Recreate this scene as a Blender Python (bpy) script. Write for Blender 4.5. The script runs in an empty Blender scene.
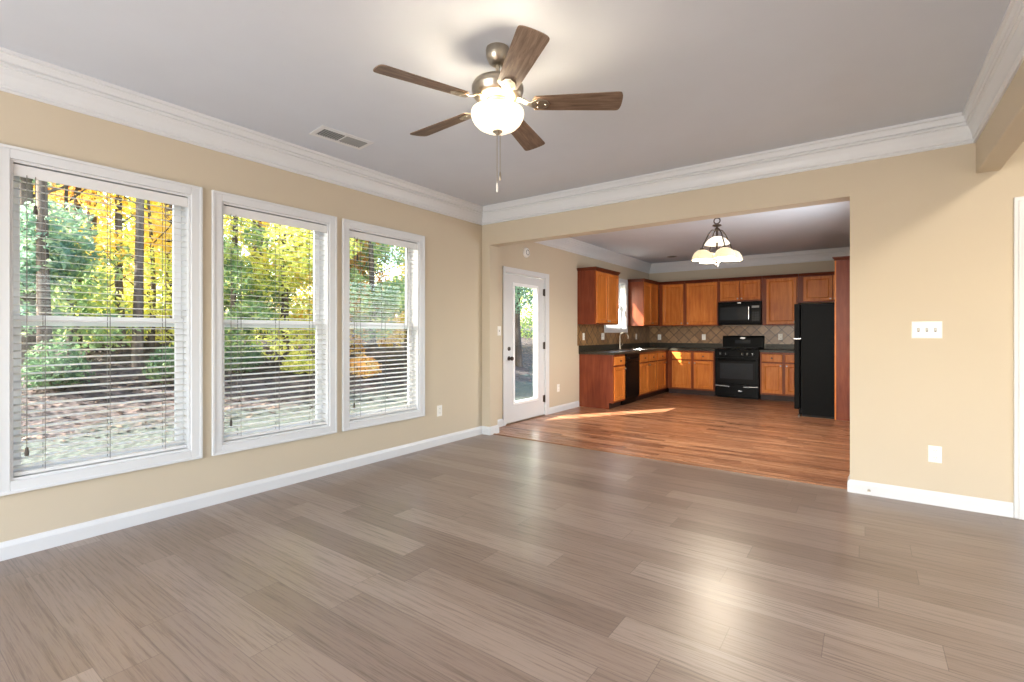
import bpy, bmesh, math, random
from mathutils import Vector, Matrix, noise as mnoise

scene = bpy.context.scene
COL = scene.collection
PI = math.pi
R = math.radians

# ------------------------------------------------------------------ camera
cam_data = bpy.data.cameras.new('camera')
cam = bpy.data.objects.new('camera', cam_data)
COL.objects.link(cam)
EYE = 1.23
FPX = 487.5
YAW = math.atan((865.5 - 512) / FPX)
cam.location = (0, 0, EYE)
cam.rotation_euler = (PI / 2, 0, YAW)
cam_data.sensor_width = 36
cam_data.lens = FPX / 1024 * 36
cam_data.shift_y = -8.2 / 1024
cam_data.clip_start = 0.05
cam_data.clip_end = 300
scene.camera = cam

# ------------------------------------------------------------------ world, sun, added fill lights, exposure
scene.view_settings.view_transform = 'Standard'
scene.view_settings.look = 'None'
scene.view_settings.gamma = 1
scene.view_settings.use_curve_mapping = False
scene.view_settings.exposure = 0.38

SUN_EL = R(36.0)
SUN_H = Vector((0.55, 0.835)).normalized()           # the way the sunlight travels over the ground
world = bpy.data.worlds.new('world')
scene.world = world
world.use_nodes = True
wn = world.node_tree
for n in list(wn.nodes):
    wn.nodes.remove(n)
sky = wn.nodes.new('ShaderNodeTexSky')
sky.sky_type = 'NISHITA'
sky.sun_disc = False
sky.sun_elevation = SUN_EL
sky.sun_rotation = math.atan2(-SUN_H.x, -SUN_H.y)
sky.air_density = 1.0
sky.dust_density = 2.5
bg = wn.nodes.new('ShaderNodeBackground')
bg.inputs['Strength'].default_value = 1.1
wo = wn.nodes.new('ShaderNodeOutputWorld')
wn.links.new(sky.outputs[0], bg.inputs[0])
wn.links.new(bg.outputs[0], wo.inputs[0])

sl = bpy.data.lights.new('sun', 'SUN')
sl.energy = 25.0
sl.angle = R(0.6)
sl.color = (1.0, 0.945, 0.86)
sun = bpy.data.objects.new('sun', sl)
COL.objects.link(sun)
sd = Vector((SUN_H.x * math.cos(SUN_EL), SUN_H.y * math.cos(SUN_EL), -math.sin(SUN_EL)))
sun.rotation_euler = sd.to_track_quat('-Z', 'Y').to_euler()
sun.location = (-8, -10, 12)


def area(name, loc, rot, sx, sy, power, color):
    l = bpy.data.lights.new(name, 'AREA')
    l.shape = 'RECTANGLE'
    l.size, l.size_y, l.energy, l.color = sx, sy, power, color
    o = bpy.data.objects.new(name, l)
    COL.objects.link(o)
    o.location, o.rotation_euler = loc, rot
    return o


# added fill lights, in front of made-up openings in the rear wall
area('rear_fill', (-1.9, -2.70, 1.35), (R(90), 0, 0), 3.0, 1.8, 132, (0.92, 0.965, 1.0))
area('hall_rear_fill', (2.1, -2.70, 1.35), (R(90), 0, 0), 1.6, 1.8, 6, (0.97, 0.98, 1.0))

FAN_E, CHAND_E, HALL_E = 0.95, 1.5, 230.0                 # lamp glass emission
FAN_W, CHAND_W = 18.0, 22.0                             # watts of each bulb inside the glass

area('hall_side_fill', (3.52, 1.2, 1.35), (R(90), 0, R(90)), 2.4, 1.7, 14, (0.95, 0.975, 1.0))  # added fill from the hall side, brightens the left wall
area('kitchen_side_fill', (-0.06, 6.25, 1.6), (R(90), 0, R(90)), 1.9, 1.2, 42, (0.95, 0.975, 1.0))  # added fill at an unseen side opening, brightens the kitchen


def bulb(name, parent, loc, watts, radius, color):
    l = bpy.data.lights.new(name, 'POINT')
    l.energy, l.shadow_soft_size, l.color = watts, radius, color
    o = bpy.data.objects.new(name, l)
    COL.objects.link(o)
    o.parent = parent
    o.location = loc
    return o


# ------------------------------------------------------------------ dimensions (metres)


def kx(x):                     # kitchen drawing coordinates to room coordinates
    return 0.9958 * x - 0.0255


def ky(y):
    return 0.9845 * y + 0.05


XL, XK = -3.784, kx(-3.87)     # left wall of the living room / of the kitchen
YB, YB2 = 4.595, 4.75          # header wall between living room and kitchen
YK = ky(10.64)                 # kitchen back wall
XR, XR2 = 0.615, 0.735         # beam over the opening to the hall
XJ = -0.098                    # right jamb of the wide opening
XP = -3.665                    # face of the pilaster at the left end of the header
XKR = kx(-0.02)                # kitchen right wall
YREAR = -2.80
XH = 3.6                       # far hall wall
H = 2.743
ZH, ZR = 2.288, 2.325

# ------------------------------------------------------------------ material helpers


class NT:
    def __init__(self, name):
        self.m = bpy.data.materials.new(name)
        self.m.use_nodes = True
        self.t = self.m.node_tree
        self.b = self.t.nodes['Principled BSDF']
        self.out = self.t.nodes['Material Output']

    def n(self, typ, **kw):
        nd = self.t.nodes.new(typ)
        for k, v in kw.items():
            setattr(nd, k, v)
        return nd

    def l(self, a, b):
        self.t.links.new(a, b)

    def val(self, sock, v):
        if isinstance(v, (int, float)):
            sock.default_value = v
        else:
            self.l(v, sock)

    def math(self, op, a, b=0.0):
        nd = self.n('ShaderNodeMath', operation=op)
        self.val(nd.inputs[0], a)
        self.val(nd.inputs[1], b)
        return nd.outputs[0]

    def coords(self):
        tc = self.n('ShaderNodeNewGeometry')
        return tc.outputs['Position']

    def objcoords(self):
        return self.n('ShaderNodeTexCoord').outputs['Object']

    def mapping(self, vec, scale=(1, 1, 1), rot=(0, 0, 0), loc=(0, 0, 0)):
        mp = self.n('ShaderNodeMapping')
        self.l(vec, mp.inputs[0])
        mp.inputs['Scale'].default_value = scale
        mp.inputs['Rotation'].default_value = rot
        mp.inputs['Location'].default_value = loc
        return mp.outputs[0]

    def noise(self, vec, scale, detail=4, rough=0.55, dist=0.0):
        nz = self.n('ShaderNodeTexNoise')
        if vec is not None:
            self.l(vec, nz.inputs['Vector'])
        nz.inputs['Scale'].default_value = scale
        nz.inputs['Detail'].default_value = detail
        nz.inputs['Roughness'].default_value = rough
        nz.inputs['Distortion'].default_value = dist
        return nz.outputs['Fac']

    def ramp(self, fac, stops, interp='LINEAR'):
        rp = self.n('ShaderNodeValToRGB')
        rp.color_ramp.interpolation = interp
        e = rp.color_ramp.elements
        while len(e) < len(stops):
            e.new(0.5)
        for i, (p, c) in enumerate(stops):
            e[i].position = p
            e[i].color = (c[0], c[1], c[2], 1)
        self.l(fac, rp.inputs[0])
        return rp.outputs[0]

    def mix(self, fac, a, b, blend='MIX'):
        mx = self.n('ShaderNodeMix', data_type='RGBA', blend_type=blend)
        self.val(mx.inputs[0], fac)
        for s, v in ((mx.inputs[6], a), (mx.inputs[7], b)):
            if isinstance(v, tuple):
                s.default_value = (v[0], v[1], v[2], 1)
            else:
                self.l(v, s)
        return mx.outputs[2]

    def bump(self, height, strength=0.2, dist=0.01):
        bp = self.n('ShaderNodeBump')
        bp.inputs['Strength'].default_value = strength
        bp.inputs['Distance'].default_value = dist
        self.l(height, bp.inputs['Height'])
        self.l(bp.outputs[0], self.b.inputs['Normal'])


def lin(r, g, b):
    def f(c):
        c /= 255.0
        return c / 12.92 if c <= 0.04045 else ((c + 0.055) / 1.055) ** 2.4
    return (f(r), f(g), f(b))


def plain(name, rgb, rough=0.5, metal=0.0, vary=0.06, scale=8.0, spec=0.5, coat=0.0, bump=0.0):
    """a paint / plastic / metal with a faint procedural mottling"""
    k = NT(name)
    c = lin(*rgb)
    f = k.noise(k.coords(), scale, 3)
    lo = tuple(x * (1 - vary) for x in c)
    hi = tuple(min(1, x * (1 + vary)) for x in c)
    k.l(k.ramp(f, [(0.3, lo), (0.7, hi)]), k.b.inputs['Base Color'])
    k.b.inputs['Roughness'].default_value = rough
    k.b.inputs['Metallic'].default_value = metal
    k.b.inputs['Specular IOR Level'].default_value = spec
    k.b.inputs['Coat Weight'].default_value = coat
    if bump:
        k.bump(k.noise(k.coords(), 220, 2), bump, 0.002)
    return k.m


def planks(name, width, length, tones, grain_dark, rough=0.34, gap=0.004, streak=0.6):
    """boards that run along world x"""
    k = NT(name)
    p = k.coords()
    sp = k.n('ShaderNodeSeparateXYZ')
    k.l(p, sp.inputs[0])
    x, y = sp.outputs[0], sp.outputs[1]
    row_f = k.math('DIVIDE', y, width)
    row = k.math('FLOOR', row_f)
    wn1 = k.n('ShaderNodeTexWhiteNoise', noise_dimensions='1D')
    k.l(row, wn1.inputs['W'])
    off = k.math('MULTIPLY', wn1.outputs['Value'], length)
    col_f = k.math('DIVIDE', k.math('ADD', x, off), length)
    colm = k.math('FLOOR', col_f)
    cb = k.n('ShaderNodeCombineXYZ')
    k.l(row, cb.inputs[0])
    k.l(colm, cb.inputs[1])
    wn2 = k.n('ShaderNodeTexWhiteNoise', noise_dimensions='2D')
    k.l(cb.outputs[0], wn2.inputs['Vector'])
    tone = k.ramp(wn2.outputs['Value'], tones)
    # grain, shifted board by board
    cb2 = k.n('ShaderNodeCombineXYZ')
    k.l(k.math('ADD', k.math('MULTIPLY', x, 1.5), k.math('MULTIPLY', wn2.outputs['Value'], 37.0)), cb2.inputs[0])
    k.l(k.math('MULTIPLY', y, 52.0), cb2.inputs[1])
    k.l(k.math('MULTIPLY', wn2.outputs['Value'], 11.0), cb2.inputs[2])
    g1 = k.noise(cb2.outputs[0], 1.6, 6, 0.62, 0.6)
    g2 = k.noise(cb2.outputs[0], 9.0, 4, 0.6)
    g = k.math('ADD', k.math('MULTIPLY', g1, 0.7), k.math('MULTIPLY', g2, 0.3))
    gm = k.ramp(g, [(0.36, grain_dark), (0.52, (1, 1, 1)), (0.7, (1.0, 1.0, 1.0))])
    c1 = k.mix(streak, tone, gm, 'MULTIPLY')
    # seams
    fy = k.math('FRACT', row_f)
    fx = k.math('FRACT', col_f)
    ey = k.math('MULTIPLY', k.math('MINIMUM', fy, k.math('SUBTRACT', 1.0, fy)), width)
    ex = k.math('MULTIPLY', k.math('MINIMUM', fx, k.math('SUBTRACT', 1.0, fx)), length)
    e = k.math('MINIMUM', ey, ex)
    seam = k.math('LESS_THAN', e, gap * 0.5)
    c2 = k.mix(k.math('MULTIPLY', seam, 0.45), c1, tuple(v * 0.25 for v in tones[0][1]))
    k.l(c2, k.b.inputs['Base Color'])
    rr = k.math('ADD', rough - 0.06, k.math('MULTIPLY', g, 0.14))
    k.l(rr, k.b.inputs['Roughness'])
    k.b.inputs['Specular IOR Level'].default_value = 0.5
    slow = k.noise(k.mapping(p, (1.2, 7, 1)), 1.0, 2)
    hgt = k.math('ADD', k.math('MULTIPLY', g, 0.10), k.math('ADD', slow, k.math('MULTIPLY', seam, -0.25)))
    k.bump(hgt, 0.17, 0.012)
    return k.m


def wood(name, dark, mid, light, rough=0.35, axis='z', scale=1.0, coat=0.0):
    k = NT(name)
    oi = k.n('ShaderNodeObjectInfo')
    sh = k.n('ShaderNodeVectorMath', operation='ADD')
    cb = k.n('ShaderNodeCombineXYZ')
    for i in range(3):
        k.l(k.math('MULTIPLY', oi.outputs['Random'], 9.0 + i), cb.inputs[i])
    k.l(k.objcoords(), sh.inputs[0])
    k.l(cb.outputs[0], sh.inputs[1])
    s = {'z': (14, 14, 1.3), 'x': (1.3, 14, 14), 'y': (14, 1.3, 14)}[axis]
    v = k.mapping(sh.outputs[0], tuple(q * scale for q in s))
    g = k.noise(v, 1.4, 6, 0.6, 0.7)
    b = k.noise(k.mapping(sh.outputs[0], (2.5, 2.5, 2.5)), 1.0, 2)
    gg = k.math('ADD', k.math('MULTIPLY', g, 0.65), k.math('MULTIPLY', b, 0.35))
    c = k.ramp(gg, [(0.32, lin(*dark)), (0.5, lin(*mid)), (0.68, lin(*light))])
    k.l(c, k.b.inputs['Base Color'])
    k.b.inputs['Roughness'].default_value = rough
    k.b.inputs['Coat Weight'].default_value = coat
    k.b.inputs['Specular IOR Level'].default_value = 0.22
    k.bump(g, 0.05, 0.004)
    return k.m


def leafmat(name, cols, trans=0.55):
    k = NT(name)
    p = k.coords()
    w = k.n('ShaderNodeTexWhiteNoise', noise_dimensions='3D')
    q = k.n('ShaderNodeVectorMath', operation='SNAP')
    k.l(p, q.inputs[0])
    q.inputs[1].default_value = (0.13, 0.13, 0.13)
    k.l(q.outputs[0], w.inputs['Vector'])
    f = k.math('ADD', k.math('MULTIPLY', k.noise(p, 1.6, 2), 0.75), k.math('MULTIPLY', w.outputs['Value'], 0.35))
    n = len(cols)
    c = k.ramp(f, [(0.28 + 0.5 * i / max(1, n - 1), lin(*cc)) for i, cc in enumerate(cols)])
    k.l(c, k.b.inputs['Base Color'])
    k.b.inputs['Roughness'].default_value = 0.6
    k.b.inputs['Specular IOR Level'].default_value = 0.25
    tr = k.n('ShaderNodeBsdfTranslucent')
    k.l(c, tr.inputs[0])
    mx = k.n('ShaderNodeMixShader')
    mx.inputs[0].default_value = trans
    k.l(k.b.outputs[0], mx.inputs[1])
    k.l(tr.outputs[0], mx.inputs[2])
    k.l(mx.outputs[0], k.out.inputs[0])
    return k.m


def glassmat(name, refl=0.06, tint=(0.97, 0.99, 0.98)):
    k = NT(name)
    k.t.nodes.remove(k.b)
    tr = k.n('ShaderNodeBsdfTransparent')
    tr.inputs[0].default_value = (*tint, 1)
    gl = k.n('ShaderNodeBsdfGlossy')
    gl.inputs['Roughness'].default_value = 0.02
    ge = k.n('ShaderNodeNewGeometry')
    dt = k.n('ShaderNodeVectorMath', operation='DOT_PRODUCT')
    k.l(ge.outputs['Incoming'], dt.inputs[0])
    k.l(ge.outputs['Normal'], dt.inputs[1])
    cs = k.math('SUBTRACT', 1.0, k.math('ABSOLUTE', dt.outputs['Value']))
    schlick = k.math('ADD', 0.03, k.math('MULTIPLY', k.math('POWER', cs, 5.0), 0.9))
    mx = k.n('ShaderNodeMixShader')
    k.l(k.math('MULTIPLY', schlick, 0.6), mx.inputs[0])
    k.l(tr.outputs[0], mx.inputs[1])
    k.l(gl.outputs[0], mx.inputs[2])
    k.l(mx.outputs[0], k.out.inputs[0])
    return k.m


def lampmat(name, rgb, strength, base=(245, 240, 228)):
    k = NT(name)
    f = k.noise(k.objcoords(), 14, 3, 0.6, 1.0)
    c = lin(*rgb)
    k.l(k.ramp(f, [(0.3, tuple(v * 0.86 for v in c)), (0.7, c)]), k.b.inputs['Emission Color'])
    k.b.inputs['Emission Strength'].default_value = strength
    k.b.inputs['Base Color'].default_value = (*lin(*base), 1)
    k.b.inputs['Roughness'].default_value = 0.3
    return k.m


M = {}
M['wall'] = plain('beige_wall_paint', (199, 186, 164), 0.75, vary=0.012, scale=2.0, spec=0.25, bump=0.05)
M['ceiling'] = plain('flat_ceiling_paint', (204, 209, 217), 0.9, vary=0.015, scale=3.0, spec=0.1, bump=0.06)
M['trim'] = plain('white_trim_paint', (214, 215, 216), 0.38, vary=0.01, scale=3.0)
M['vinyl'] = plain('white_vinyl', (247, 248, 249), 0.35, vary=0.01)
M['blind'] = plain('white_blind_slat', (222, 222, 221), 0.45, vary=0.015, scale=20)
k_ = NT('white_slat_vinyl')
k_.l(k_.ramp(k_.noise(k_.coords(), 20, 2), [(0.3, lin(238, 237, 234)), (0.7, lin(244, 243, 240))]), k_.b.inputs['Base Color'])
k_.b.inputs['Roughness'].default_value = 0.45
tr_ = k_.n('ShaderNodeBsdfTranslucent')
tr_.inputs[0].default_value = (0.85, 0.85, 0.83, 1)
mx_ = k_.n('ShaderNodeMixShader')
mx_.inputs[0].default_value = 0.35
k_.l(k_.b.outputs[0], mx_.inputs[1])
k_.l(tr_.outputs[0], mx_.inputs[2])
k_.l(mx_.outputs[0], k_.out.inputs[0])
M['slat'] = k_.m
M['cord'] = plain('grey_cord', (120, 116, 110), 0.8)
M['tassel'] = plain('dark_tassel', (70, 62, 54), 0.6)
M['floor'] = planks('grey_brown_vinyl_planks', 0.182, 1.22,
                    [(0.0, lin(126, 109, 98)), (0.35, lin(136, 119, 108)), (0.7, lin(142, 125, 114)), (1.0, lin(154, 138, 127))],
                    (0.46, 0.42, 0.39), 0.31, 0.003, 0.8)
M['hardwood'] = planks('red_brown_hardwood', 0.083, 0.9,
                       [(0.0, lin(134, 90, 66)), (0.4, lin(154, 106, 78)), (0.75, lin(168, 120, 90)), (1.0, lin(186, 138, 106))],
                       (0.55, 0.45, 0.38), 0.27, 0.002, 0.6)
M['strip'] = wood('threshold_wood', (110, 70, 45), (150, 105, 75), (178, 135, 102), 0.35, 'x')
M['cab'] = wood('honey_maple_cabinet', (176, 94, 38), (200, 118, 50), (216, 138, 66), 0.33)
M['cab_side'] = wood('cherry_cabinet_side', (98, 44, 27), (120, 58, 36), (136, 72, 46), 0.35)
M['cab_frame'] = wood('maple_face_frame', (108, 50, 24), (128, 62, 30), (146, 76, 38), 0.35)
M['cab_dark'] = wood('cabinet_moulding', (70, 30, 17), (92, 42, 23), (110, 54, 30), 0.35, 'x')
M['toe'] = plain('dark_toe_kick', (48, 26, 18), 0.6)
M['cabin'] = plain('cabinet_interior', (60, 34, 22), 0.7)
M['black'] = plain('black_appliance_enamel', (9, 9, 10), 0.3, vary=0.1, spec=0.08)
M['blackmat'] = plain('black_textured_steel', (10, 11, 12), 0.5, vary=0.15, scale=40, spec=0.08)
M['blackglass'] = plain('smoked_oven_glass', (34, 36, 40), 0.12, vary=0.05, spec=0.3)
M['iron'] = plain('cast_iron_grate', (18, 18, 18), 0.65)
M['nickel'] = plain('brushed_nickel', (178, 168, 152), 0.28, metal=1.0, vary=0.05, scale=60)
M['chrome'] = plain('chrome', (220, 220, 222), 0.12, metal=1.0, vary=0.02)
M['bronze'] = plain('dark_bronze', (92, 82, 74), 0.35, metal=0.9, vary=0.1)
M['steel'] = plain('stainless_steel', (178, 180, 182), 0.25, metal=1.0, vary=0.04, scale=40)
M['plate'] = plain('white_plastic_plate', (238, 236, 230), 0.35, vary=0.01)
M['slot'] = plain('dark_slot', (60, 58, 56), 0.6)
M['grille'] = plain('grey_register_louvre', (150, 150, 148), 0.5, vary=0.03)
M['duct'] = plain('dark_duct', (70, 70, 70), 0.8)
M['blade'] = wood('walnut_fan_blade', (84, 66, 54), (116, 96, 80), (148, 126, 108), 0.45, 'x', 4.0, 0.0)
M['bark'] = wood('tree_bark', (52, 44, 38), (84, 74, 66), (116, 104, 92), 0.9, 'z', 0.6, 0)
M['siding'] = plain('pale_house_siding', (206, 198, 182), 0.7, vary=0.03)
M['glass'] = glassmat('window_glass')
M['bowl'] = lampmat('frosted_fan_lamp_glass', (255, 236, 206), FAN_E)
M['shade'] = lampmat('alabaster_lamp_glass', (255, 236, 190), CHAND_E * 0.42, (190, 178, 150))
M['shade_up'] = lampmat('white_lamp_glass', (255, 244, 222), CHAND_E * 0.8, (190, 182, 165))
M['hall'] = lampmat('hall_lamp_glass', (255, 244, 226), HALL_E)
M['l_yellow'] = leafmat('yellow_autumn_leaves', [(190, 150, 70), (240, 204, 84), (252, 230, 116), (238, 222, 138)])
M['l_orange'] = leafmat('orange_autumn_leaves', [(170, 116, 76), (222, 164, 92), (246, 202, 116), (224, 202, 140)])
M['l_lime'] = leafmat('yellow_green_leaves', [(138, 158, 84), (192, 202, 104), (234, 230, 124), (250, 238, 142)])
M['l_green'] = leafmat('green_leaves', [(100, 128, 92), (132, 164, 114), (166, 188, 130), (214, 216, 140)])
M['l_pine'] = leafmat('blue_green_needles', [(88, 118, 102), (116, 150, 130), (150, 178, 150), (186, 198, 154)])
M['l_shrub'] = leafmat('dark_green_shrub_leaves', [(52, 76, 56), (76, 104, 74), (104, 132, 92), (140, 156, 104)], 0.3)


def tilemat(name, rot):
    k = NT(name)
    p = k.coords()
    v = k.mapping(p, (1, 1, 1), rot)
    br = k.n('ShaderNodeTexBrick')
    br.offset = 0.0
    k.l(v, br.inputs['Vector'])
    br.inputs['Color1'].default_value = (*lin(172, 132, 88), 1)
    br.inputs['Color2'].default_value = (*lin(138, 104, 70), 1)
    br.inputs['Mortar'].default_value = (*lin(78, 60, 44), 1)
    br.inputs['Scale'].default_value = 1.0
    br.inputs['Mortar Size'].default_value = 0.006
    br.inputs['Brick Width'].default_value = 0.152
    br.inputs['Row Height'].default_value = 0.152
    n = k.noise(p, 18, 4)
    c = k.mix(0.55, br.outputs['Color'], k.ramp(n, [(0.3, (0.45, 0.42, 0.38)), (0.7, (1, 1, 1))]), 'MULTIPLY')
    k.l(c, k.b.inputs['Base Color'])
    k.b.inputs['Roughness'].default_value = 0.3
    k.bump(k.math('SUBTRACT', 1.0, br.outputs['Fac']), 0.3, 0.004)
    return k.m


# the brick pattern lies in the xy plane of its vector, so turn the wall into that plane first
M['tile_back'] = tilemat('diagonal_stone_tile_back', (R(90), 0, 0))
M['tile_left'] = tilemat('diagonal_stone_tile_left', (R(90), 0, R(90)))


def fix_tile(mat, axis):
    """swap the wall's own two axes in and spin them 45 degrees for the diamond layout"""
    t = mat.node_tree
    mp = [n for n in t.nodes if n.type == 'MAPPING'][0]
    geo = [n for n in t.nodes if n.type == 'NEW_GEOMETRY'][0]
    sp = t.nodes.new('ShaderNodeSeparateXYZ')
    cb = t.nodes.new('ShaderNodeCombineXYZ')
    t.links.new(geo.outputs['Position'], sp.inputs[0])
    t.links.new(sp.outputs[axis], cb.inputs[0])
    t.links.new(sp.outputs[2], cb.inputs[1])
    t.links.new(cb.outputs[0], mp.inputs[0])
    mp.inputs['Rotation'].default_value = (0, 0, R(45))


fix_tile(M['tile_back'], 0)
fix_tile(M['tile_left'], 1)


def countermat():
    k = NT('dark_speckled_laminate')
    p = k.coords()
    n = k.noise(p, 160, 3, 0.7)
    c = k.ramp(n, [(0.35, lin(30, 28, 23)), (0.52, lin(50, 46, 38)), (0.66, lin(92, 84, 68))])
    k.l(c, k.b.inputs['Base Color'])
    k.b.inputs['Roughness'].default_value = 0.35
    k.b.inputs['Specular IOR Level'].default_value = 0.25
    return k.m


M['counter'] = countermat()


def groundmat():
    k = NT('leaf_strewn_ground')
    p = k.coords()
    w = k.n('ShaderNodeTexVoronoi')
    k.l(p, w.inputs['Vector'])
    w.inputs['Scale'].default_value = 11
    leaf = k.ramp(w.outputs['Color'], [(0.0, lin(26, 20, 20)), (0.35, lin(46, 37, 36)), (0.7, lin(70, 57, 53)), (1.0, lin(112, 94, 84))])  # ground tones darkened, the shade on the bank is in the colour
    grass = k.ramp(k.noise(p, 26, 5, 0.7), [(0.3, lin(24, 32, 28)), (0.5, lin(50, 62, 54)), (0.7, lin(88, 98, 90))])
    sp = k.n('ShaderNodeSeparateXYZ')
    k.l(p, sp.inputs[0])
    near = k.math('MULTIPLY', k.math('ADD', sp.outputs[0], 9.6), 0.36)      # more lawn towards the house
    f = k.math('ADD', k.math('MULTIPLY', k.noise(p, 1.1, 5, 0.6), 1.6), k.math('SUBTRACT', near, 0.85))
    f2 = k.ramp(f, [(0.40, (0, 0, 0)), (0.6, (1, 1, 1))])
    rgb = k.n('ShaderNodeRGBToBW')
    k.l(f2, rgb.inputs[0])
    c = k.mix(k.math('MULTIPLY', rgb.outputs[0], 0.75), leaf, grass)
    k.l(c, k.b.inputs['Base Color'])
    k.b.inputs['Roughness'].default_value = 0.9
    k.bump(w.outputs['Distance'], 0.5, 0.05)
    return k.m


M['ground'] = groundmat()
M['litter'] = leafmat('fallen_leaf_litter', [(28, 22, 22), (46, 36, 35), (74, 60, 54), (130, 112, 98)], 0.2)

# ------------------------------------------------------------------ mesh helpers


KMAP = [False]                 # True while kitchen pieces are drawn in kitchen drawing coordinates


class MB:
    def __init__(self):
        self.v, self.f = [], []

    def add(self, vs, fs):
        o = len(self.v)
        self.v += [tuple(a) for a in vs]
        self.f += [tuple(i + o for i in a) for a in fs]
        return self

    def box(self, x0, x1, y0, y1, z0, z1, fn=None):
        vs = [(x, y, z) for z in (z0, z1) for y in (y0, y1) for x in (x0, x1)]
        if fn:
            vs = [fn(*a) for a in vs]
        return self.add(vs, [(0, 2, 3, 1), (4, 5, 7, 6), (0, 1, 5, 4), (2, 6, 7, 3), (0, 4, 6, 2), (1, 3, 7, 5)])

    def rings(self, rings, close_u=True, cap0=True, cap1=True):
        n = len(rings[0])
        vs = [p for r in rings for p in r]
        fs = []
        for i in range(len(rings) - 1):
            for j in range(n if close_u else n - 1):
                a, b = i * n + j, i * n + (j + 1) % n
                fs.append((a, b, b + n, a + n))
        if cap0:
            fs.append(tuple(reversed(range(n))))
        if cap1:
            fs.append(tuple((len(rings) - 1) * n + j for j in range(n)))
        return self.add(vs, fs)

    def lathe(self, prof, c=(0, 0, 0), n=24, axis='z', cap=True):
        """prof: (radius, height along the axis)"""
        rs = []
        for r, h in prof:
            ring = []
            for j in range(n):
                a = 2 * PI * j / n
                u, w = r * math.cos(a), r * math.sin(a)
                p = {'z': (u, w, h), 'x': (h, u, w), 'y': (u, h, w)}[axis]
                ring.append((p[0] + c[0], p[1] + c[1], p[2] + c[2]))
            rs.append(ring)
        return self.rings(rs, True, cap, cap)

    def tube(self, pts, r, n=8, r1=None):
        pts = [Vector(p) for p in pts]
        m = len(pts)
        rs = []
        up = None
        for i, p in enumerate(pts):
            d = (pts[min(i + 1, m - 1)] - pts[max(i - 1, 0)]).normalized()
            if up is None:
                up = Vector((0, 0, 1)) if abs(d.z) < 0.9 else Vector((1, 0, 0))
            s = d.cross(up).normalized()
            up = s.cross(d).normalized()
            if callable(r):
                rr = r(i / (m - 1))
            else:
                rr = r if r1 is None else r + (r1 - r) * i / (m - 1)
            rs.append([tuple(p + s * (rr * math.cos(2 * PI * j / n)) + up * (rr * math.sin(2 * PI * j / n))) for j in range(n)])
        return self.rings(rs)

    def torus(self, c, R0, r, axis='z', n=16, m=8, squash=1.0):
        rs = []
        for i in range(n):
            a = 2 * PI * i / n
            ring = []
            for j in range(m):
                b = 2 * PI * j / m
                q = R0 + r * math.cos(b)
                u, w, h = q * math.cos(a), q * math.sin(a) * squash, r * math.sin(b)
                p = {'z': (u, w, h), 'x': (h, u, w), 'y': (u, h, w)}[axis]
                ring.append((p[0] + c[0], p[1] + c[1], p[2] + c[2]))
            rs.append(ring)
        rs.append(rs[0])
        return self.rings(rs, True, False, False)

    def sweep(self, path, prof):
        """sweep a (offset, z) profile along an open plan polyline; offset is to the right of travel"""
        pts = [Vector((p[0], p[1])) for p in path]
        rs = []
        for i, p in enumerate(pts):
            def nrm(a, b):
                d = (b - a).normalized()
                return Vector((d.y, -d.x))
            if i == 0:
                m = nrm(pts[0], pts[1])
            elif i == len(pts) - 1:
                m = nrm(pts[-2], pts[-1])
            else:
                n0, n1 = nrm(pts[i - 1], p), nrm(p, pts[i + 1])
                m = (n0 + n1)
                m = m / (1 + n0.dot(n1))
            rs.append([(p.x + m.x * o, p.y + m.y * o, z) for o, z in prof])
        return self.rings(rs)

    def build(self, name, mat, parent=None, smooth=False, bevel=0.0, local=False, fixn=True):
        me = bpy.data.meshes.new(name)
        off = Vector((0, 0, 0))
        if parent is not None and not local:
            q = parent
            while q is not None:
                off += q.location
                q = q.parent
        if KMAP[0] and not local:
            self.v = [(kx(a[0]), ky(a[1]), a[2]) for a in self.v]
        me.from_pydata([(a[0] - off.x, a[1] - off.y, a[2] - off.z) for a in self.v], [], self.f)
        if fixn:
            bm = bmesh.new()
            bm.from_mesh(me)
            bmesh.ops.recalc_face_normals(bm, faces=bm.faces)
            bm.to_mesh(me)
            bm.free()
        if smooth:
            for p in me.polygons:
                p.use_smooth = True
            try:
                me.set_sharp_from_angle(angle=R(38))
            except Exception:
                pass
        me.materials.append(mat)
        o = bpy.data.objects.new(name, me)
        COL.objects.link(o)
        if parent is not None:
            o.parent = parent
        if bevel:
            b = o.modifiers.new('bevel', 'BEVEL')
            b.width = bevel
            b.segments = 2
            b.limit_method = 'ANGLE'
            b.angle_limit = R(40)
        return o


def tag(o, label=None, cat=None, group=None, kind=None):
    if label:
        o['label'] = label
    if cat:
        o['category'] = cat
    if group:
        o['group'] = group
    if kind:
        o['kind'] = kind
    return o


def thing(name, label, cat, loc=(0, 0, 0), rz=0.0, group=None, kind=None):
    o = bpy.data.objects.new(name, None)
    COL.objects.link(o)
    o.empty_display_size = 0.1
    o.location = (kx(loc[0]), ky(loc[1]), loc[2]) if KMAP[0] else loc
    o.rotation_euler = (0, 0, rz)
    return tag(o, label, cat, group, kind)


def dup(root, loc, rz=None, label=None):
    r = root.copy()
    COL.objects.link(r)
    r.location = loc
    if rz is not None:
        r.rotation_euler = (0, 0, rz)
    if label:
        r['label'] = label
    for ch in list(root.children):
        c = ch.copy()
        COL.objects.link(c)
        c.parent = r
        for g in list(ch.children):
            d = g.copy()
            COL.objects.link(d)
            d.parent = c
    return r


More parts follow.
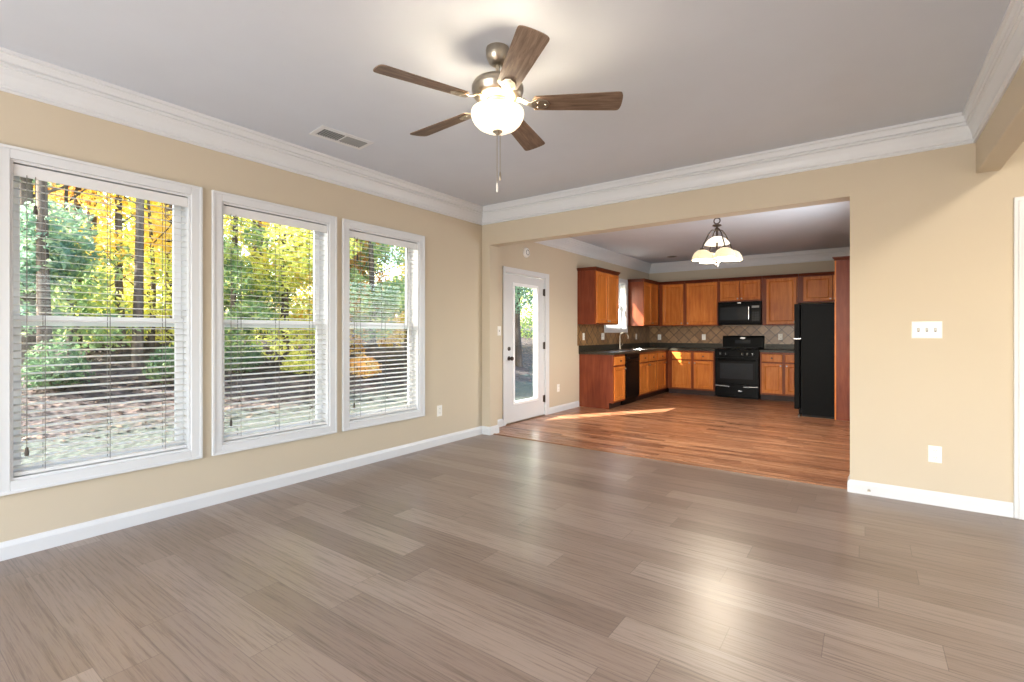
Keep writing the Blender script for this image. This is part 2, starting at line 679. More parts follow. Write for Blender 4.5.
def holed(mb, u0, u1, z0, z1, holes, put):
    """a rectangle (u, z) with rectangular holes, cut into boxes; put(u0,u1,z0,z1) adds one box"""
    us = sorted({u0, u1, *[h[0] for h in holes], *[h[1] for h in holes]})
    for a, b in zip(us[:-1], us[1:]):
        hs = sorted([(h[2], h[3]) for h in holes if h[0] <= a + 1e-6 and h[1] >= b - 1e-6])
        z = z0
        for h0, h1 in hs:
            if h0 > z + 1e-6:
                put(a, b, z, h0)
            z = h1
        if z < z1 - 1e-6:
            put(a, b, z, z1)


# ------------------------------------------------------------------ setting: shell
WZ0, WZ1 = 0.419, 2.182                         # clear opening of the living room windows (inside the casing)
CAS = 0.068
WIN = [(0.545, 1.427), (1.626, 2.502), (2.697, 3.559)]
DOOR_Y, DOOR_Z = (5.193, 6.187), 2.05
KWIN = (ky(8.36), ky(9.30), 1.30, 2.22)


def S(mb, name, mat, label, cat, **kw):
    return tag(mb.build(name, mat, **kw), label, cat, kind='structure')


mb = MB()
holed(mb, YREAR, YB2, 0, H, [(a, b, WZ0, WZ1) for a, b in WIN], lambda a, b, c, d: mb.box(XL - 0.16, XL, a, b, c, d))
S(mb, 'wall_left', M['wall'], 'beige living room wall holding the three large windows', 'wall')
mb = MB()
holed(mb, YB2, YK + 0.15, 0, H, [(DOOR_Y[0], DOOR_Y[1], 0, DOOR_Z), KWIN], lambda a, b, c, d: mb.box(XK - 0.10, XK, a, b, c, d))
S(mb, 'wall_kitchen_left', M['wall'], 'beige kitchen wall with the white glazed door', 'wall')
mb = MB()
mb.box(XL, XP, YB, YB2, 0, H)
mb.box(XP, XJ, YB, YB2, ZH, H)
DR = (0.874, 1.69, 2.055)                         # doorway in the hall part of the same wall
mb.box(XJ, DR[0], YB, YB2, 0, H)
mb.box(DR[0], DR[1], YB, YB2, DR[2], H)
mb.box(DR[1], XH, YB, YB2, 0, H)
S(mb, 'wall_back', M['wall'], 'beige wall with a wide cased opening to the kitchen', 'wall')
mb = MB()
mb.box(XR, XR2, YREAR, YB, ZR, H)
S(mb, 'wall_right', M['wall'], 'beige beam over the open side of the living room', 'beam', bevel=0.006)
mb = MB()
mb.box(XK - 0.16, XKR + 0.15, YK, YK + 0.15, 0, H)
S(mb, 'wall_kitchen_back', M['wall'], 'beige kitchen end wall behind the range and cabinets', 'wall')
mb = MB()
holed(mb, YB2, YK, 0, H, [(5.3, 7.2, 1.0, 2.2)], lambda a, b, c, d: mb.box(XKR, XKR + 0.15, a, b, c, d))  # opening added for the kitchen fill light
S(mb, 'wall_kitchen_right', M['wall'], 'beige kitchen wall behind the black refrigerator', 'wall')
mb = MB()
RW = [(-3.4, -0.4, 0.45, 2.25), (1.3, 2.9, 0.45, 2.25)]  # openings added to let in light, out of view
holed(mb, XL - 0.16, XH + 0.15, 0, H, RW, lambda a, b, c, d: mb.box(a, b, YREAR - 0.15, YREAR, c, d))
S(mb, 'wall_rear', M['wall'], 'beige wall behind the viewpoint with wide added openings', 'wall')
mb = MB()
holed(mb, YREAR, YB2, 0, H, [(-0.1, 2.5, 0.45, 2.25)], lambda a, b, c, d: mb.box(XH, XH + 0.15, a, b, c, d))  # opening added for the hall side fill
S(mb, 'wall_hall', M['wall'], 'beige far wall of the front hall', 'wall')
YT = 4.665
mb = MB()
mb.box(XL - 0.16, XH, YREAR, YT, -0.12, 0)
S(mb, 'floor', M['floor'], 'grey brown vinyl plank floor of the living room', 'floor')
mb = MB()
mb.box(XK - 0.16, XKR, YT, YK, -0.12, 0)
S(mb, 'floor_kitchen', M['hardwood'], 'reddish brown worn hardwood floor of the kitchen', 'floor')
mb = MB()
mb.box(XK - 0.3, XH + 0.2, YREAR - 0.2, YK + 0.3, H, H + 0.25)
S(mb, 'ceiling', M['ceiling'], 'flat pale grey ceiling over living room and kitchen', 'ceiling')
mb = MB()
mb.sweep([(XP, YT), (XJ, YT)], [(-0.022, 0), (-0.018, 0.006), (0, 0.009), (0.018, 0.006), (0.022, 0)])
S(mb, 'trim_1', M['strip'], 'thin wooden threshold strip between grey planks and hardwood', 'threshold')

CROWN = [(0, 2.538), (0.012, 2.538), (0.016, 2.546), (0.012, 2.554), (0.012, 2.560), (0.020, 2.566), (0.022, 2.590), (0.030, 2.620), (0.043, 2.648),
         (0.043, 2.656), (0.054, 2.660), (0.054, 2.674), (0.048, 2.678), (0.060, 2.684), (0.062, 2.700), (0.068, 2.714), (0.068, 2.720), (0.080, 2.724), (0.080, H), (0, H)]
mb = MB()
mb.sweep([(XL, YREAR), (XL, YB), (XR, YB), (XR, YREAR)], CROWN)
S(mb, 'trim_2', M['trim'], 'wide white crown moulding around the living room ceiling', 'crown moulding')
mb = MB()
mb.sweep([(XK, YB2), (XK, YK), (XKR, YK), (XKR, YB2)], CROWN)
S(mb, 'trim_3', M['trim'], 'white crown moulding around the kitchen ceiling', 'crown moulding')
BASE = [(0, 0), (0.016, 0), (0.016, 0.070), (0.013, 0.078), (0.010, 0.086), (0.006, 0.095), (0, 0.097)]
mb = MB()
mb.sweep([(XL, YREAR), (XL, YB), (XP, YB), (XP, YB2), (XK, YB2), (XK, 5.135)], BASE)
S(mb, 'baseboard_left', M['trim'], 'white baseboard below the three windows', 'baseboard')
mb = MB()
mb.sweep([(XK, 6.286), (XK, 7.24)], BASE)
S(mb, 'baseboard_kitchen', M['trim'], 'short white baseboard between glazed door and cabinets', 'baseboard')
mb = MB()
mb.sweep([(XJ, YB2), (XJ, YB), (0.797, YB)], BASE)
# path runs with the wall on its left, so flip handedness of the wrap
S(mb, 'baseboard_right', M['trim'], 'white baseboard below the triple switch wall', 'baseboard')
mb = MB()
mb.box(DR[0] - 0.075, DR[0], YB - 0.02, YB, 0, DR[2] + 0.075)
mb.box(DR[1], DR[1] + 0.075, YB - 0.02, YB, 0, DR[2] + 0.075)
mb.box(DR[0], DR[1], YB - 0.02, YB, DR[2], DR[2] + 0.075)
mb.box(DR[0] - 0.055, DR[0] - 0.02, YB - 0.028, YB - 0.02, 0, DR[2] + 0.05)
S(mb, 'trim_4', M['trim'], 'white door casing at the edge of the hall doorway', 'casing', bevel=0.004)
d2 = thing('door_2', 'white hall door inside the white casing', 'door', (1.29, YB + 0.05, 0), kind='structure')
mb = MB()
mb.box(DR[0] + 0.003, DR[1] - 0.003, YB + 0.03, YB + 0.07, 0.008, DR[2] - 0.003)
mb.build('door_slab', M['trim'], d2, bevel=0.003)
mb = MB().lathe([(0.0, 0.0), (0.026, 0.003), (0.026, 0.03), (0.012, 0.035), (0.012, 0.05), (0, 0.05)], (DR[0] + 0.07, YB - 0.02, 0.95), 16, 'y')
mb.build('door_knob', M['nickel'], d2, smooth=True)

# unseen block added to keep sun off the windows, and outer skin
mb = MB()
mb.box(-6.3, XL - 0.16, -2.9, 0.25, -0.6, 5.4)
S(mb, 'wall_sun_blocker', M['siding'], 'unseen block added to shade the living room windows', 'sun blocker')
mb = MB()
mb.box(XK - 0.75, XH + 0.6, YREAR - 0.6, YK + 0.7, H + 0.25, H + 0.45)
S(mb, 'ceiling_eave', M['siding'], 'roof slab and eave above the rooms', 'roof')


# ------------------------------------------------------------------ windows of the left wall
def window(i, y0, y1, x, z0, z1, label, zmeet, casing=True):
    w = thing('window_%d' % i, label, 'window', (x, (y0 + y1) / 2, z0), kind='structure')
    if casing:
        m = MB()
        c = CAS
        for (a, b, p, q) in ((y0 - c, y0, z0 - c, z1 + c), (y1, y1 + c, z0 - c, z1 + c), (y0, y1, z1, z1 + c), (y0, y1, z0 - c, z0)):
            m.box(x, x + 0.016, a, b, p, q)
        # raised outer band of the casing
        e = 0.018
        for (a, b, p, q) in ((y0 - c, y0 - c + e, z0 - c, z1 + c), (y1 + c - e, y1 + c, z0 - c, z1 + c),
                             (y0 - c + e, y1 + c - e, z1 + c - e, z1 + c), (y0 - c + e, y1 + c - e, z0 - c, z0 - c + e)):
            m.box(x + 0.016, x + 0.023, a, b, p, q)
        m.build('window_casing', M['trim'], w, bevel=0.003)
    m = MB()
    t = 0.014
    for (a, b, p, q) in ((y0, y0 + t, z0, z1), (y1 - t, y1, z0, z1), (y0 + t, y1 - t, z1 - t, z1), (y0 + t, y1 - t, z0, z0 + t)):
        m.box(x - 0.16, x + 0.002, a, b, p, q)
    m.build('window_jamb', M['trim'], w)
    f = 0.045

    def sash(xa, xb, p, q):
        m = MB()
        a, b = y0 + t, y1 - t
        for (c, d, e, g) in ((a, a + f, p, q), (b - f, b, p, q), (a + f, b - f, q - f * 0.8, q), (a + f, b - f, p, p + f)):
            m.box(xa, xb, c, d, e, g)
        s = m.build('window_sash', M['vinyl'], w, bevel=0.003)
        m = MB()
        xm = (xa + xb) / 2
        m.box(xm - 0.002, xm + 0.002, a + f - 0.005, b - f + 0.005, p + f - 0.005, q - f * 0.8 + 0.005)
        m.build('window_pane', M['glass'], s)
    sash(x - 0.150, x - 0.120, zmeet - 0.03, z1 - t)
    sash(x - 0.115, x - 0.085, z0 + t, zmeet + 0.03)
    return w


WDESC = ['nearest of the three white living room windows', 'middle of the three white living room windows', 'living room window beside the wide kitchen opening']
for i, (a, b) in enumerate(WIN):
    window(i + 1, a, b, XL, WZ0, WZ1, WDESC[i], 1.300)
window(4, KWIN[0], KWIN[1], XK, KWIN[2], KWIN[3], 'small white kitchen window above the sink', 1.76)

# ------------------------------------------------------------------ blinds


def blind(y0, y1, label, open_top=0.0):
    z0, z1 = WZ0 + 0.014, WZ1 - 0.014
    a, b = y0 + 0.018, y1 - 0.018
    xc = XL - 0.040
    r = thing('window_blind', label, 'window blind', (xc, (a + b) / 2, z1), group='white slatted blinds')
    m = MB().box(xc - 0.028, xc + 0.02, a, b, z1 - 0.05, z1 - 0.004)
    m.build('head_rail', M['blind'], r)
    m = MB().box(xc + 0.024, xc + 0.034, a - 0.002, b + 0.002, z1 - 0.072, z1 - 0.008)
    m.build('valance', M['blind'], r, bevel=0.002)
    m = MB()
    pitch, hw, tilt = 0.0430, 0.025, 0.115
    z = z0 + 0.052
    n = 0
    while z < z1 - 0.085:
        dz = 0.0012 * math.sin(n * 2.3)
        top = []
        for s in (-1, -0.33, 0.33, 1):
            top.append((xc + s * hw, z + dz - s * hw * tilt + 0.0008 * (1 - s * s)))
        prof = top + [(px, pz - 0.0020) for px, pz in reversed(top)]
        m.rings([[(px, yy, pz) for px, pz in prof] for yy in (a, b)])
        z += pitch
        n += 1
    m.build('slats', M['slat'], r)
    m = MB().box(xc - 0.026, xc + 0.026, a, b, z0 + 0.004, z0 + 0.024)
    m.build('bottom_rail', M['blind'], r, bevel=0.003)
    m = MB()
    for k in (0.15, 0.5, 0.85):
        yy = a + (b - a) * k
        for s in (-1, 1):
            m.box(xc + s * 0.0265 - 0.0007, xc + s * 0.0265 + 0.0007, yy - 0.0016, yy + 0.0016, z0 + 0.02, z1 - 0.05)
    m.build('ladder_cords', M['cord'], r)
    yy = a + 0.05
    m = MB().tube([(xc + 0.036, yy, z1 - 0.06), (xc + 0.036, yy, z0 + 0.16)], 0.0022, 6)
    lc = m.build('lift_cord', M['cord'], r)
    m = MB().lathe([(0.003, 0.05), (0.006, 0.045), (0.010, 0.015), (0.009, 0.0), (0.0, 0.0)], (xc + 0.036, yy, z0 + 0.11), 10)
    m.build('tassel', M['tassel'], lc, smooth=True)
    m = MB().tube([(xc + 0.036, yy + 0.035, z1 - 0.06), (xc + 0.036, yy + 0.035, z1 - 0.22)], 0.0018, 6)
    lc = m.build('tilt_cord', M['cord'], r)
    m = MB().lathe([(0.003, 0.05), (0.006, 0.045), (0.010, 0.015), (0.009, 0.0), (0.0, 0.0)], (xc + 0.036, yy + 0.035, z1 - 0.27), 10)
    m.build('tassel', M['tassel'], lc, smooth=True)
    return r


BL = ['white slatted blind in the window farthest from the glazed door', 'white slatted blind in the middle living room window',
      'white slatted blind in the window nearest the kitchen opening']
for (a, b), l in zip(WIN, BL):
    blind(a, b, l)

# ------------------------------------------------------------------ glazed exterior door
dy0, dy1 = DOOR_Y
d1 = thing('door_1', 'white exterior door with a tall glass pane and dark hinges', 'door', (XK, (dy0 + dy1) / 2, 0), kind='structure')
m = MB()
for (a, b, p, q) in ((dy0 - 0.058, dy0, 0, DOOR_Z + 0.062), (dy1, dy1 + 0.100, 0, DOOR_Z + 0.062), (dy0, dy1, DOOR_Z, DOOR_Z + 0.062)):
    m.box(XK, XK + 0.018, a, b, p, q)
m.build('door_casing', M['trim'], d1, bevel=0.004)
m = MB()
for (a, b, p, q) in ((dy0, dy0 + 0.012, 0, DOOR_Z), (dy1 - 0.012, dy1, 0, DOOR_Z), (dy0 + 0.012, dy1 - 0.012, DOOR_Z - 0.012, DOOR_Z)):
    m.box(XK - 0.10, XK + 0.002, a, b, p, q)
m.build('door_jamb', M['trim'], d1)
m = MB().box(XK - 0.10, XK + 0.01, dy0 + 0.012, dy1 - 0.012, 0, 0.012)
m.build('door_threshold', M['nickel'], d1)
sy0, sy1, sz0, sz1 = dy0 + 0.015, dy1 - 0.015, 0.015, DOOR_Z - 0.028
gy0, gy1, gz0, gz1 = 5.405, 5.972, 0.275, 1.885
m = MB()
holed(m, sy0, sy1, sz0, sz1, [(gy0, gy1, gz0, gz1)], lambda a, b, c, d: m.box(XK - 0.050, XK - 0.006, a, b, c, d))
slab = m.build('door_slab', M['trim'], d1)
m = MB()
for xa, xb in ((XK - 0.006, XK + 0.006), (XK - 0.062, XK - 0.050)):
    for (a, b, p, q) in ((gy0 - 0.03, gy0 + 0.008, gz0 - 0.03, gz1 + 0.03), (gy1 - 0.008, gy1 + 0.03, gz0 - 0.03, gz1 + 0.03),
                         (gy0 + 0.008, gy1 - 0.008, gz1 - 0.008, gz1 + 0.03), (gy0 + 0.008, gy1 - 0.008, gz0 - 0.03, gz0 + 0.008)):
        m.box(xa, xb, a, b, p, q)
m.build('glazing_bead', M['vinyl'], slab, bevel=0.003)
m = MB().box(XK - 0.031, XK - 0.025, gy0, gy1, gz0, gz1)
m.build('door_pane', M['glass'], slab)
m = MB().lathe([(0, 0.0), (0.030, 0.0), (0.030, 0.006), (0.012, 0.010), (0.012, 0.035), (0.026, 0.042), (0.029, 0.055), (0.022, 0.068), (0, 0.070)],
               (XK - 0.006, 5.285, 0.885), 18, 'x')
m.build('door_knob', M['bronze'], slab, smooth=True)
m = MB().lathe([(0, 0.0), (0.028, 0.0), (0.026, 0.012), (0.016, 0.016), (0, 0.016)], (XK - 0.006, 5.285, 1.015), 18, 'x')
m.box(XK + 0.009, XK + 0.020, 5.280, 5.290, 0.997, 1.033)
m.build('deadbolt', M['bronze'], slab, smooth=True)
for z in (0.25, 1.04, 1.83):
    m = MB().lathe([(0, 0), (0.009, 0), (0.009, 0.11), (0, 0.11)], (XK + 0.004, sy1 + 0.004, z - 0.055), 10)
    m.box(XK - 0.007, XK - 0.0035, sy1 - 0.032, sy1 + 0.004, z - 0.05, z + 0.05)
    m.build('hinge', M['bronze'], d1)

# ------------------------------------------------------------------ wall plates


def fr_left(x, y):             # local plane on a left wall: u runs along +y, w out of the wall (+x)
    return lambda u, v, w: (x + w, y + u, v)


def fr_back(x, y):             # local plane on a back wall: u runs along +x, w out of the wall (-y)
    return lambda u, v, w: (x + u, y - w, v)


def mbox(m, fn, u0, u1, v0, v1, w0, w1):
    vs = [fn(u, v, w) for w in (w0, w1) for v in (v0, v1) for u in (u0, u1)]
    return m.add(vs, [(0, 2, 3, 1), (4, 5, 7, 6), (0, 1, 5, 4), (2, 6, 7, 3), (0, 4, 6, 2), (1, 3, 7, 5)])


def plate_mesh(fn, z, w, h, t=0.006):
    m = MB()
    rects = [(0, 0.0), (0, t * 0.5), (0.006, t)]
    rings = []
    for ins, ww in rects:
        a, b = w / 2 - ins, h / 2 - ins
        rings.append([fn(-a, z - b, ww), fn(a, z - b, ww), fn(a, z + b, ww), fn(-a, z + b, ww)])
    m.rings(rings)
    return m


def outlet(fn, z, label, loc):
    o = thing('wall_outlet', label, 'electrical outlet', loc)
    plate_mesh(fn, z, 0.074, 0.118).build('cover_plate', M['plate'], o)
    for dz in (-0.026, 0.026):
        m = MB()
        pts = []
        for j in range(16):
            a = 2 * PI * j / 16
            pts.append((0.017 * math.cos(a), max(-0.0135, min(0.0135, 0.017 * math.sin(a)))))
        m.rings([[fn(u, z + dz + v, w) for u, v in pts] for w in (0.004, 0.0085)])
        s = m.build('socket', M['plate'], o)
        m = MB()
        for u in (-0.006, 0.006):
            mbox(m, fn, u - 0.0012, u + 0.0012, z + dz - 0.002, z + dz + 0.008, 0.0080, 0.0092)
        mbox(m, fn, -0.0022, 0.0022, z + dz - 0.010, z + dz - 0.006, 0.0080, 0.0092)
        m.build('slot', M['slot'], s)
    return o


def switch(fn, z, gangs, label, loc):
    o = thing('light_switch', label, 'light switch', loc)
    w = 0.028 + 0.047 * gangs
    plate_mesh(fn, z, w, 0.122).build('cover_plate', M['plate'], o)
    for g in range(gangs):
        u = (g - (gangs - 1) / 2) * 0.047
        m = MB()
        mbox(m, fn, u - 0.006, u + 0.006, z - 0.013, z + 0.013, 0.0045, 0.0075)
        b = m.build('toggle_slot', M['slot'], o)
        m = MB()
        m.rings([[fn(u - 0.0045, z - 0.009, 0.006), fn(u + 0.0045, z - 0.009, 0.006), fn(u + 0.0045, z + 0.009, 0.006), fn(u - 0.0045, z + 0.009, 0.006)],
                 [fn(u - 0.003, z + 0.004, 0.019), fn(u + 0.003, z + 0.004, 0.019), fn(u + 0.003, z + 0.010, 0.018), fn(u - 0.003, z + 0.010, 0.018)]])
        m.build('toggle', M['plate'], b)
    return o


switch(fr_back(0.357, YB), 1.251, 3, 'white three gang toggle switch on the beige wall right of the opening', (0.357, YB, 1.25))
outlet(fr_back(0.402, YB), 0.362, 'white outlet low on the wall below the triple switch', (0.402, YB, 0.36))
outlet(fr_left(XL, 3.863), 0.375, 'white outlet low on the wall beside the third window', (XL, 3.863, 0.375))
switch(fr_left(XK, 5.062), 1.255, 1, 'white switch plate on the wall beside the glazed door', (XK, 5.062, 1.255))
outlet(fr_left(XK, 6.579), 0.370, 'white outlet low on the wall between glazed door and cabinets', (XK, 6.579, 0.37))

# doorstop on the right baseboard
ds = thing('door_stop', 'small metal spring door stop on the white baseboard', 'door stop', (0.0215, YB - 0.016, 0.034))
pts = []
for j in range(73):
    a = 2 * PI * j / 9
    pts.append((0.0215 + 0.006 * math.cos(a), YB - 0.020 - 0.055 * j / 72, 0.034 + 0.006 * math.sin(a)))
MB().tube(pts, 0.0016, 6).build('spring', M['nickel'], ds, smooth=True)
MB().lathe([(0, 0.0), (0.011, 0.0), (0.009, -0.006), (0, -0.006)], (0.0215, YB - 0.016, 0.034), 12, 'y').build('mounting_base', M['nickel'], ds, smooth=True)
MB().lathe([(0, 0.0), (0.009, 0.0), (0.009, -0.012), (0, -0.012)], (0.0215, YB - 0.074, 0.034), 12, 'y').build('rubber_tip', M['plate'], ds, smooth=True)

# smoke detector above the door
sdx = thing('smoke_detector', 'round white smoke detector on the wall above the glazed door', 'smoke detector', (XK, 5.680, 2.36))
MB().lathe([(0, 0.0), (0.072, 0.0), (0.072, 0.010), (0.064, 0.026), (0.050, 0.034), (0, 0.034)], (XK, 5.680, 2.36), 28, 'x').build('housing', M['plate'], sdx, smooth=True)
MB().torus((XK + 0.034, 5.680, 2.36), 0.036, 0.004, 'x', 24, 6).build('vent_ring', M['slot'], sdx, smooth=True)
MB().lathe([(0, 0.0), (0.014, 0.0), (0.012, 0.004), (0, 0.004)], (XK + 0.034, 5.680, 2.36), 14, 'x').build('test_button', M['plate'], sdx, smooth=True)

# ceiling register
vr = thing('ceiling_vent', 'white rectangular air register in the ceiling near the windows', 'air vent', (-3.288, 2.289, H), R(-6))
m = MB()
vw, vl = 0.110, 0.215
holed(m, -vw, vw, -vl, vl, [(-0.068, 0.068, -0.180, -0.005), (-0.068, 0.068, 0.005, 0.180)], lambda a, b, c, d: m.box(a, b, c, d, -0.007, 0))
m.build('frame', M['trim'], vr, local=True, bevel=0.002)
MB().box(-0.068, 0.068, -0.180, 0.180, -0.0015, -0.0005).build('backing', M['duct'], vr, local=True)
m = MB()
for s in (-1, 1):
    for j in range(9):
        u = s * (0.018 + j * 0.0195)
        m.rings([[(-0.067, u - 0.007, -0.001), (0.067, u - 0.007, -0.001), (0.067, u - 0.006, -0.0005), (-0.067, u - 0.006, -0.0005)],
                 [(-0.067, u + 0.005 * s + 0.001, -0.010), (0.067, u + 0.005 * s + 0.001, -0.010), (0.067, u + 0.005 * s + 0.002, -0.0095), (-0.067, u + 0.005 * s + 0.002, -0.0095)]])
m.build('louvres', M['grille'], vr, local=True)

# recessed kitchen light
rl = thing('recessed_light', 'small round recessed ceiling light over the kitchen', 'ceiling light', (-3.106, 9.69, H))
MB().lathe([(0.070, 0), (0.100, 0), (0.096, -0.008), (0.072, -0.006)], (-3.106, 9.69, H), 28, cap=False).build('trim_ring', M['grille'], rl, smooth=True)
MB().lathe([(0, -0.002), (0.071, -0.002), (0.071, -0.004), (0, -0.004)], (-3.106, 9.69, H), 24).build('lens', M['duct'], rl)

# hall ceiling lamp
hl = thing('hall_ceiling_light', 'glass dome ceiling light in the front hall beside the beam', 'ceiling light', (1.20, 2.7, H))
MB().lathe([(0, 0), (0.11, 0), (0.11, -0.03), (0.10, -0.035), (0, -0.035)], (1.20, 2.7, H), 28).build('canopy', M['nickel'], hl, smooth=True)
MB().lathe([(0.098, -0.035), (0.098, -0.07), (0.08, -0.10), (0.045, -0.12), (0.0, -0.125)], (1.20, 2.7, H), 28, cap=False).build('glass_dome', M['hall'], hl, smooth=True)

# ------------------------------------------------------------------ ceiling fan
FD = 2.60
Fv = Vector((-math.sin(YAW), math.cos(YAW), 0))
Rv = Vector((math.cos(YAW), math.sin(YAW), 0))
fc = Fv * FD + Rv * (FD * (497.6 - 512) / FPX)
fan = thing('ceiling_fan', 'five bladed brushed nickel ceiling fan with a glowing glass bowl', 'ceiling fan', (fc.x, fc.y, H))
L = dict(local=True)
MB().lathe([(0, 0), (0.062, 0), (0.064, -0.012), (0.060, -0.045), (0.046, -0.075), (0.028, -0.088), (0.018, -0.090), (0, -0.090)], n=32).build('canopy', M['nickel'], fan, smooth=True, **L)
MB().lathe([(0, -0.088), (0.011, -0.088), (0.011, -0.150), (0.020, -0.152), (0.022, -0.170), (0, -0.170)], n=16).build('downrod', M['nickel'], fan, smooth=True, **L)
MB().lathe([(0, -0.165), (0.050, -0.165), (0.098, -0.172), (0.128, -0.186), (0.138, -0.205), (0.138, -0.228), (0.132, -0.236), (0.132, -0.246), (0.120, -0.262), (0.098, -0.276), (0.070, -0.285), (0, -0.285)], n=40).build('motor_housing', M['nickel'], fan, smooth=True, **L)
MB().lathe([(0, -0.283), (0.066, -0.283), (0.072, -0.300), (0.074, -0.315), (0.060, -0.325), (0.024, -0.330), (0.020, -0.345), (0.008, -0.35), (0.008, -0.437), (0, -0.437)], n=40).build('light_fitter', M['nickel'], fan, smooth=True, **L)
BZ = -0.293


def blade(ang):
    def place(p):
        r, t, z = p
        return (r, t, z + BZ)
    pit = math.tan(R(12.5))
    outl = []
    r0, r1 = 0.185, 0.658
    w0, w1 = 0.052, 0.069
    for j in range(9):                                       # root end
        a = PI / 2 + PI * j / 8
        outl.append((r0 + 0.02 + 0.02 * math.cos(a), w0 * math.sin(a)))
    for j in range(13):                                      # rounded tip
        a = -PI / 2 + PI * j / 12
        outl.append((r1 - 0.030 + 0.030 * (abs(math.cos(a)) ** 0.6), w1 * (math.copysign(abs(math.sin(a)) ** 0.75, math.sin(a)))))
    m = MB()
    m.rings([[place((r, t, -t * pit + z)) for r, t in outl] for z in (-0.003, 0.003)])
    b = m.build('blade', M['blade'], fan, bevel=0.0015, **L)
    b.rotation_euler = (0, 0, R(ang))
    # bracket: arm from the motor, then a pointed plate below the blade root
    m = MB()
    prof = [(0.085, 0.020, 0.030), (0.12, 0.016, 0.022), (0.155, 0.014, 0.004), (0.185, 0.018, -0.006)]
    rings = []
    for r, hw, z in prof:
        rings.append([place((r, -hw, z - 0.005 + hw * pit)), place((r, hw, z - 0.005 - hw * pit)), place((r, hw, z + 0.004 - hw * pit)), place((r, -hw, z + 0.004 + hw * pit))])
    m.rings(rings)
    pl = [(0.180, -0.020), (0.205, -0.034), (0.235, -0.036), (0.262, -0.026), (0.278, 0.0), (0.262, 0.026), (0.235, 0.036), (0.205, 0.034), (0.180, 0.020)]
    m.rings([[place((r, t, -t * pit + z)) for r, t in pl] for z in (-0.0095, -0.0032)])
    for r, t in ((0.215, -0.018), (0.215, 0.018), (0.255, 0.0)):
        c = place((r, t, -t * pit - 0.0095))
        m.lathe([(0.006, 0), (0.005, -0.003), (0, -0.004)], c, 8, cap=False)
    m.build('blade_bracket', M['nickel'], b, bevel=0.0015, **L)


for k in range(5):
    blade(33 - 72 * k)
bowl = MB().lathe([(0.134, -0.332), (0.138, -0.331), (0.141, -0.340), (0.141, -0.352), (0.136, -0.373), (0.124, -0.395), (0.104, -0.415), (0.076, -0.430), (0.040, -0.438), (0.0, -0.440)], n=40, cap=False).build('light_bowl', M['bowl'], fan, smooth=True, **L)
MB().lathe([(0, -0.437), (0.026, -0.438), (0.026, -0.443), (0.014, -0.449), (0.010, -0.457), (0, -0.460)], n=20).build('finial', M['nickel'], bowl, smooth=True, **L)
cx = Rv * 0.004
for s, zb, nm in ((-1, 2.020, 'plain'), (1, 2.080, 'fob')):
    px, py = Rv.x * (0.008 * s + 0.006) - Fv.x * 0.02, Rv.y * (0.008 * s + 0.006) - Fv.y * 0.02
    ch = MB().tube([(px, py, -0.440), (px, py, zb - H)], 0.0016, 6).build('pull_chain', M['nickel'], fan, **L)
    MB().lathe([(0, 0.004), (0.003, 0.002), (0.0055, -0.012), (0.0055, -0.040), (0.003, -0.046), (0, -0.046)], (px, py, zb - H), 10).build('pull_fob', M['nickel'] if s > 0 else M['plate'], ch, smooth=True, **L)

for k in range(3):
    bulb('bulb', fan, (0.085 * math.cos(R(120 * k + 20)), 0.085 * math.sin(R(120 * k + 20)), -0.370), FAN_W / 3, 0.045, (1.0, 0.86, 0.66))

# ------------------------------------------------------------------ chandelier
ch = thing('chandelier', 'bronze chandelier with glowing alabaster bowl shades above the dining end', 'chandelier', (-1.4056, 6.022, H))
MB().lathe([(0, 0), (0.065, 0), (0.062, -0.015), (0.030, -0.032), (0.010, -0.036), (0, -0.036)], n=24).build('canopy', M['bronze'], ch, smooth=True, **L)
m = MB()
for j in range(3):
    m.torus((0, 0, -0.055 - 0.036 * j), 0.022, 0.0042, 'x' if j % 2 else 'y', 14, 6)
MBz = m.build('chain', M['bronze'], ch, smooth=True, **L)
m = MB()
m.torus((0, 0, -0.204), 0.034, 0.007, 'y', 18, 7)
m.torus((0, 0, -0.160), 0.020, 0.004, 'x', 14, 6)
m.build('hanging_loop', M['bronze'], ch, smooth=True, **L)
MB().lathe([(0, -0.236), (0.014, -0.238), (0.020, -0.244), (0.048, -0.252), (0.052, -0.262), (0.030, -0.272), (0.014, -0.276), (0.012, -0.287), (0.026, -0.292), (0.032, -0.304), (0.022, -0.318), (0.012, -0.326), (0.012, -0.60), (0, -0.60)], n=20).build('stem', M['bronze'], ch, smooth=True, **L)
up = MB().lathe([(0.014, -0.385), (0.050, -0.392), (0.092, -0.418), (0.122, -0.450), (0.138, -0.478), (0.134, -0.480), (0.116, -0.455), (0.086, -0.424), (0.040, -0.398)], n=32, cap=False).build('top_shade', M['shade_up'], ch, smooth=True, **L)
CA = math.degrees(YAW) - 90
